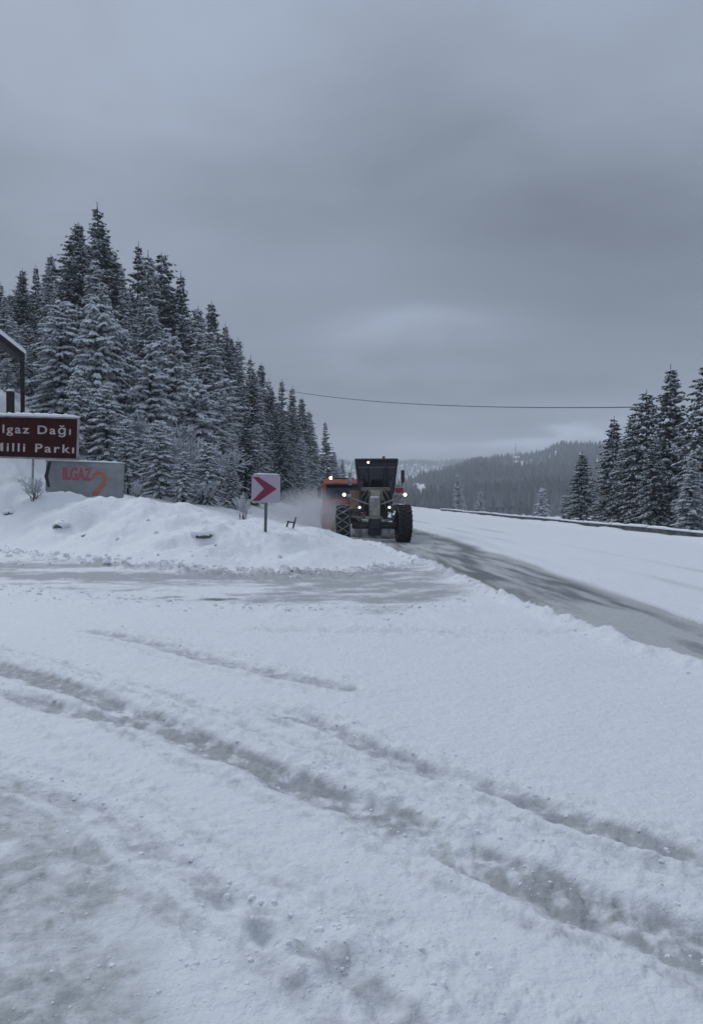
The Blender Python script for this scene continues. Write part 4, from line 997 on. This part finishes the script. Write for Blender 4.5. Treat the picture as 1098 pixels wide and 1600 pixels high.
def grader():
    gxp, gyp = .87, 31.2
    g = thing('motor_grader', 'motor grader clearing the road, facing the camera, dark cab and lit work lamps', 'motor grader', (gxp, gyp, -.05), R(-2.7))
    wheel(g, -1.19, 0, .68, .48, chain=True, side=-1, steer=R(2), lean=R(-1))
    wheel(g, 1.07, -.12, .70, .50, side=1, steer=R(9), lean=R(1))
    # front axle and bolster
    MB().box((0, .02, .62), (1.7, .26, .24), bev=.04).box((0, -.05, .40), (.5, .34, .3), bev=.05).tube([(-.85, -.22, .62), (.85, -.22, .62)], .035, 8).build('front_axle', M_dark, g)
    MB().box((0, -.1, .80), (.46, .5, .62), bev=.05).build('front_bolster', M_dark, g)
    MB().box((0, -.385, 1.27), (.40, .06, .60), bev=.02).build('nose_plate', M_yel2, g)
    MB().box((-.02, -.37, .92), (.62, .12, .10), bev=.02).build('nose_bar', M_yel2, g)
    MB().box((0, -.47, 1.53), (.28, .06, .12), bev=.02).build('badge_plate', M_caked, g)
    # gooseneck
    MB().loft([[(x, y, z) for x, z in ((-.18, z0), (.18, z0), (.18, z1), (-.18, z1))] for y, z0, z1 in ((-.34, .98, 1.58), (.7, 1.25, 1.68), (1.6, 1.55, 1.95), (3.0, 1.50, 1.92), (4.1, 1.0, 1.5), (4.9, .8, 1.3))]).build('gooseneck', M_yel, g)
    MB().box((0, 2.3, 2.0), (1.15, .25, .16), bev=.03).box((0, 2.3, 1.75), (.55, .45, .5), bev=.04).build('lift_saddle', M_yel, g)
    for s_ in (-1, 1):
        cy = MB().tube([(s_ * .58, 2.3, 2.35), (s_ * .62, 2.35, 1.35)], .075, 10).build('lift_cylinder', M_dark, g)
        MB().tube([(s_ * .62, 2.35, 1.36), (s_ * .66, 2.4, .72)], .036, 8).build('piston', M_metal, cy)
        MB().tube([(s_ * .30, -.2, .95), (s_ * .45, .0, 1.2), (s_ * .36, .4, 1.55), (s_ * .22, 1.2, 1.9)], .028, 6).tube([(s_ * .36, -.22, .9), (s_ * .6, .1, 1.15), (s_ * .5, .5, 1.7), (s_ * .3, 1.3, 2.0)], .022, 6).build('hydraulic_hose', M_dark, g)
        MB().box((s_ * .58, -.10, 1.16), (.30, .16, .08), bev=.015, ry=s_ * .25).build('lamp_bracket', M_dark, g)
        MB().tube([(s_ * .24, -.05, 1.42), (s_ * .75, -.04, 1.60), (s_ * 1.08, -.04, 1.72)], .032, 6).build('lamp_arm', M_metal, g)
        lampobj(g, s_ * .55, -.42, 1.31, .045, M_lamp2, name='work_light')
        lampobj(g, s_ * 1.13, -.30, 1.78, .06, M_lamp)
        MB().box((s_ * .95, -.10, 1.74), (.13, .12, .11), bev=.02).build('indicator', M_caked, g)
    # drawbar, circle, blade
    MB().tube([(0, .5, .72), (-.55, 2.1, .8)], .07, 6).tube([(0, .5, .72), (.55, 2.1, .8)], .07, 6).build('drawbar', M_caked, g)
    MB().lathe_x([(0, .70), (.10, .72), (.10, .80), (0, .80), (0, .70)], (0, 0, 0), 32)
    ci = MB(); ci.lathe_x([(-.05, .62), (.05, .62), (.05, .78), (-.05, .78), (-.05, .62)], (0, 0, 0), 32); ci.v = [(a[1], a[2] + 2.5, a[0] + .80) for a in ci.v]; ci.build('turning_circle', M_dark, g)
    bl = MB(); prof = [(0, .02), (-.07, .12), (-.10, .27), (-.08, .42), (.0, .58)]
    for L_, pr in ((1.62, prof),):
        vs = [(sx_, a, b) for sx_ in (-L_, L_) for a, b in pr] + [(sx_, a + .03, b) for sx_ in (-L_, L_) for a, b in pr]
        fs = [(i, i + 1, i + 6, i + 5) for i in range(4)] + [(i + 10, i + 15, i + 16, i + 11) for i in range(4)] + [(4, 14, 19, 9), (0, 5, 15, 10), (0, 10, 14, 4)]
        ang = R(-38); M_ = Matrix.Rotation(ang, 3, 'Z'); bl.add([M_ @ Vector(v) + Vector((.05, 2.4, .0)) for v in vs], fs)
    bl.build('moldboard', M_caked, g)
    for k in range(3):
        MB().tube([(.30, .35, .55 + k * .17), (.88, .45, .52 + k * .17)], [.05, .035], 6).build('snow_caked_rib', M_caked, g)
    MB().box((-.62, .25, .93), (.62, .5, .09), bev=.02, ry=R(4)).build('wheel_guard', M_yel2, g)
    MB().box((-.74, .5, 1.12), (.42, .5, .34), bev=.04).build('side_box', M_yel, g)
    MB().box((.78, .5, 1.30), (.32, .5, .26), bev=.04).build('tool_box', M_caked, g)
    # cab
    y0, y1 = 3.7, 5.2; zb, zm_, zt_ = 1.05, 1.85, 3.17
    bwid, mwid, twid = .62, .70, .88
    MB().loft([[(s1 * bwid, y0 + .35, zb), (bwid, y0 + .35, zb), (bwid, y1, zb), (-bwid, y1, zb)] if False else [(-bwid, y0 + .35, zb), (bwid, y0 + .35, zb), (bwid, y1, zb), (-bwid, y1, zb)],
               [(-mwid, y0 + .12, zm_), (mwid, y0 + .12, zm_), (mwid, y1, zm_), (-mwid, y1, zm_)]]).build('cab_base', M_blackm, g)
    fr = MB()
    cor = lambda s_, z: (s_ * (mwid + (twid - mwid) * (z - zm_) / (zt_ - zm_)), )
    for s_ in (-1, 1):
        fr.tube([(s_ * mwid, y0 + .12, zm_ - .02), (s_ * (twid - .02), y0, zt_)], .055, 6); fr.tube([(s_ * mwid, y1, zm_ - .02), (s_ * (twid - .02), y1, zt_)], .055, 6)
        fr.tube([(s_ * .28, y0 + .13, zm_), (s_ * .34, y0 + .0, zt_)], .022, 5)
    fr.tube([(-mwid, y0 + .12, zm_), (mwid, y0 + .12, zm_)], .05, 6); fr.tube([(-mwid - .06, y0 + .06, 2.35), (-mwid - .06, y1, 2.35)], .03, 5); fr.tube([(-mwid, y1, zm_), (mwid, y1, zm_)], .05, 6); fr.box((0, y1, zt_ - .08), (twid * 2, .06, .1)); fr.tube([(-mwid, y0 + .12, zm_), (-mwid, y1, zm_)], .04, 6)
    fr.box((0, y0 - .01, zt_ - .10), (twid * 2 - .06, .06, .24)); fr.build('cab_frame', M_blackm, g)
    MB().box((0, (y0 + y1) / 2 - .05, zt_ + .07), (twid * 2 + .08, y1 - y0 + .3, .12), bev=.04).build('cab_roof', M_blackm, g)
    q = .04
    MB().add([(-mwid + q, y0 + .10, zm_ + .03), (mwid - q, y0 + .10, zm_ + .03), (twid - .06, y0 - .015, zt_ - .2), (-twid + .06, y0 - .015, zt_ - .2)], [(0, 1, 2, 3)]).build('windscreen', M_glass, g)
    for s_ in (-1, 1):
        MB().add([(s_ * mwid, y0 + .2, zm_ + .03), (s_ * mwid, y1 - .05, zm_ + .03), (s_ * (twid - .02), y1 - .05, zt_ - .05), (s_ * (twid - .02), y0 + .06, zt_ - .05)], [(0, 1, 2, 3)]).build('side_window', M_glass, g)
    MB().add([(-mwid + q, y1 + .01, zm_ + .03), (mwid - q, y1 + .01, zm_ + .03), (twid - .06, y1 + .01, zt_ - .2), (-twid + .06, y1 + .01, zt_ - .2)], [(0, 1, 2, 3)]).build('rear_window', M_glass, g)
    for xa, xb in ((-.30, -.42), (.34, .22)): MB().tube([(xa, y0 + .02, 2.0), (xb, y0 - .04, 2.72)], .014, 5).build('wiper', M_dark, g)
    MB().box((0, 4.75, 1.75), (.5, .5, .14), bev=.03).box((0, 5.0, 2.1), (.5, .12, .7), bev=.04).build('seat', M_dark, g)
    MB().tube([(0, 4.0, 1.5), (0, 4.25, 2.1)], .05, 6).tube([(.2 * math.cos(k * .5236), 4.27 + .1 * math.sin(k * .5236), 2.12 + .16 * math.sin(k * .5236)) for k in range(13)], .018, 5).build('steering_wheel', M_dark, g)
    lampobj(g, -.34, y0 - .10, zt_ - .03, .05, M_lamp2, name='roof_lamp')
    MB().tube([(.3, 4.4, zt_ + .12), (.3, 4.4, zt_ + .26)], .06, 10).build('beacon', M_orl, g)
    for s_ in (-1, 1):
        mr = MB().tube([(s_ * .84, y0 + .1, 2.15), (s_ * 1.08, y0 - .02, 2.15), (s_ * 1.08, y0 - .02, 2.85)], .02, 5).build('mirror_arm', M_dark, g)
        MB().box((s_ * 1.10, y0 - .03, 2.55 if s_ > 0 else 2.45), (.15, .05, .52), bev=.015).build('mirror', M_caked if s_ < 0 else M_dark, mr)
    MB().box((.96, 4.0, 1.98), (.34, .5, .22), bev=.03).build('marker_box', M_orl, g)
    MB().box((.92, 4.0, 1.62), (.40, .6, .34), bev=.04).build('battery_box', mat('pinkish_grime', (.26, .17, .17), .7, noise=(5, (.4, .36, .37), .4, .7)), g)
    MB().box((-.92, 4.0, 1.58), (.40, .6, .75), bev=.04).build('fuel_tank', mat('orange_grime', (.20, .10, .04), .7, noise=(5, (.3, .24, .2), .4, .7)), g)
    # engine and tandems
    MB().box((0, 6.6, 1.65), (1.25, 2.7, 1.15), bev=.08).build('engine_hood', M_yel, g)
    MB().box((0, 6.4, .85), (.95, 3.2, .5), bev=.05).build('rear_frame', M_dark, g)
    MB().tube([(.42, 6.2, 2.2), (.42, 6.2, 3.0), (.42, 6.3, 3.1)], .05, 8).build('exhaust', M_dark, g)
    for s_ in (-1, 1):
        MB().box((s_ * .78, 6.35, .66), (.2, 2.0, .42), bev=.06).build('tandem_case', M_yel, g)
        for y_ in (5.55, 7.15): wheel(g, s_ * 1.08, y_, .66, .40, side=s_)
    MB().box((0, -.12, 1.70), (.3, .3, .04)).build('snow', M_snow, g)
    return g
grader()

# ------------------------------------------------------------------ orange truck
def truck():
    M_or = mat('orange_paint', (0.42, 0.06, 0.025), .5, noise=(1.6, (0.30, 0.12, 0.07), .4, .7))
    M_or2 = mat('salted_orange_paint', (0.30, 0.10, 0.06), .6, noise=(2.2, (0.36, 0.22, 0.18), .38, .68))
    Yd = 43.5; x = (541 - CX) * Yd / F
    g = thing('orange_plough_truck', 'orange snow plough truck with a blue black windscreen following behind the grader', 'truck', (x, Yd, -.05), R(3.5))
    cab = MB().loft([[(-1.22, 0, .55), (1.22, 0, .55), (1.22, 1.9, .55), (-1.22, 1.9, .55)], [(-1.22, 0, 1.55), (1.22, 0, 1.55), (1.22, 1.9, 1.55), (-1.22, 1.9, 1.55)],
                     [(-1.16, .22, 2.42), (1.16, .22, 2.42), (1.18, 1.9, 2.42), (-1.18, 1.9, 2.42)], [(-1.08, .45, 2.62), (1.08, .45, 2.62), (1.1, 1.85, 2.62), (-1.1, 1.85, 2.62)]]).build('cab', M_or, g)
    MB().add([(-1.08, -.012, 1.60), (1.08, -.012, 1.60), (1.04, .185, 2.34), (-1.04, .185, 2.34)], [(0, 1, 2, 3)]).build('windscreen', mat('truck_glass', (.012, .016, .035), .1), g)
    for s_ in (-1, 1): MB().add([(s_ * 1.226, .2, 1.55), (s_ * 1.226, 1.2, 1.55), (s_ * 1.185, 1.2, 2.3), (s_ * 1.185, .35, 2.3)], [(0, 1, 2, 3)]).build('side_window', M_glass, g)
    MB().box((0, -.08, 2.42), (2.2, .34, .08), bev=.02).build('sun_visor', M_or2, g)
    MB().box((0, -.03, 1.22), (1.5, .05, .36), bev=.01).build('grille', M_dark, g)
    for k in range(4): MB().box((0, -.065, 1.10 + k * .09), (1.4, .02, .03)).build('grille_bar', M_or2, g)
    MB().box((0, -.14, .70), (2.45, .30, .36), bev=.04).build('bumper', M_or2, g)
    for s_ in (-1, 1):
        lampobj(g, s_ * .95, -.31, .74, .09, M_chain)
        mr = MB().tube([(s_ * 1.2, .1, 2.25), (s_ * 1.42, .0, 2.25), (s_ * 1.42, .0, 1.6), (s_ * 1.2, .1, 1.6)], .02, 5).build('mirror_arm', M_dark, g)
        MB().box((s_ * 1.42, -.02, 1.93), (.20, .07, .50), bev=.02).build('mirror', M_dark, mr)
        wheel(g, s_ * 1.02, .75, .52, .32, side=s_)
        for y_ in (4.6, 5.9): wheel(g, s_ * .98, y_, .52, .5, side=s_)
    MB().box((0, 4.2, .78), (.9, 6.2, .3)).build('chassis', M_dark, g)
    MB().loft([[(-1.0, 2.3, 1.0), (1.0, 2.3, 1.0), (1.0, 7, 1.0), (-1.0, 7, 1.0)], [(-1.22, 2.15, 2.45), (1.22, 2.15, 2.45), (1.22, 7.1, 2.45), (-1.22, 7.1, 2.45)]]).build('hopper', M_or2, g)
    MB().tube([(-1.22, 2.15, 2.5), (1.22, 2.15, 2.5)], .05, 6).build('hopper_rail', M_dark, g)
    be = MB().tube([(-.78, .9, 2.62), (-.78, .9, 2.76)], .07, 12).build('beacon', M_lamp, g); be['label'] = 'lit white beacon lamp'
    MB().box((-.1, .9, 2.66), (1.1, .2, .06)).build('light_bar', M_dark, g)
    pl = MB(); prof = [(-.05, .05), (-.14, .25), (-.15, .5), (-.04, .75)]; vs = [(sx_, a - .9, b) for sx_ in (-1.3, 1.3) for a, b in prof] + [(sx_, a - .86, b) for sx_ in (-1.3, 1.3) for a, b in prof]
    pl.add(vs, [(i, i + 1, i + 5, i + 4) for i in range(3)] + [(i + 8, i + 12, i + 13, i + 9) for i in range(3)] + [(3, 11, 15, 7), (0, 8, 11, 3), (4, 7, 15, 12)]); pl.build('plough_blade', M_or2, g)
    MB().tube([(-.4, -.2, .6), (-.5, -.85, .5)], .06, 6).tube([(.4, -.2, .6), (.5, -.85, .5)], .06, 6).build('plough_arm', M_dark, g)
truck()

# ------------------------------------------------------------------ blown snow round the truck
def spray():
    m = bpy.data.materials.new('blown_snow'); m.use_nodes = True; t = m.node_tree; t.nodes.clear()
    o = t.nodes.new('ShaderNodeOutputMaterial'); v = t.nodes.new('ShaderNodeVolumePrincipled'); v.inputs['Color'].default_value = (.93, .93, .95, 1)
    tc_ = t.nodes.new('ShaderNodeTexCoord'); n = t.nodes.new('ShaderNodeTexNoise'); n.inputs['Scale'].default_value = .9; n.inputs['Detail'].default_value = 3
    t.links.new(tc_.outputs['Object'], n.inputs['Vector'])
    ln = t.nodes.new('ShaderNodeVectorMath'); ln.operation = 'LENGTH'
    mp = t.nodes.new('ShaderNodeMapping'); mp.vector_type = 'POINT'; mp.inputs['Scale'].default_value = (1 / 2.5, 1 / 7.0, 1 / 1.6); t.links.new(tc_.outputs['Object'], mp.inputs[0]); t.links.new(mp.outputs[0], ln.inputs[0])
    mr = t.nodes.new('ShaderNodeMapRange'); mr.inputs['From Min'].default_value = 1.0; mr.inputs['From Max'].default_value = .1; mr.inputs['To Min'].default_value = 0; mr.inputs['To Max'].default_value = 1; t.links.new(ln.outputs['Value'], mr.inputs['Value'])
    a = t.nodes.new('ShaderNodeMapRange'); a.inputs['From Min'].default_value = .36; a.inputs['From Max'].default_value = .66; t.links.new(n.outputs['Fac'], a.inputs['Value'])
    ml = t.nodes.new('ShaderNodeMath'); ml.operation = 'MULTIPLY'; t.links.new(mr.outputs[0], ml.inputs[0]); t.links.new(a.outputs[0], ml.inputs[1])
    m2 = t.nodes.new('ShaderNodeMath'); m2.operation = 'MULTIPLY'; m2.inputs[1].default_value = .75; t.links.new(ml.outputs[0], m2.inputs[0]); t.links.new(m2.outputs[0], v.inputs['Density'])
    t.links.new(v.outputs[0], o.inputs['Volume'])
    q = lump(16, 3); q.v = [(a_ * 2.5, b * 7.0, c * 1.6) for a_, b, c in q.v]
    ob = q.build('blown_snow', m); ob.location = (-2.3, 43.0, .7)
    tag(ob, 'cloud of powder snow thrown up beside the orange truck', kind='stuff')
spray()
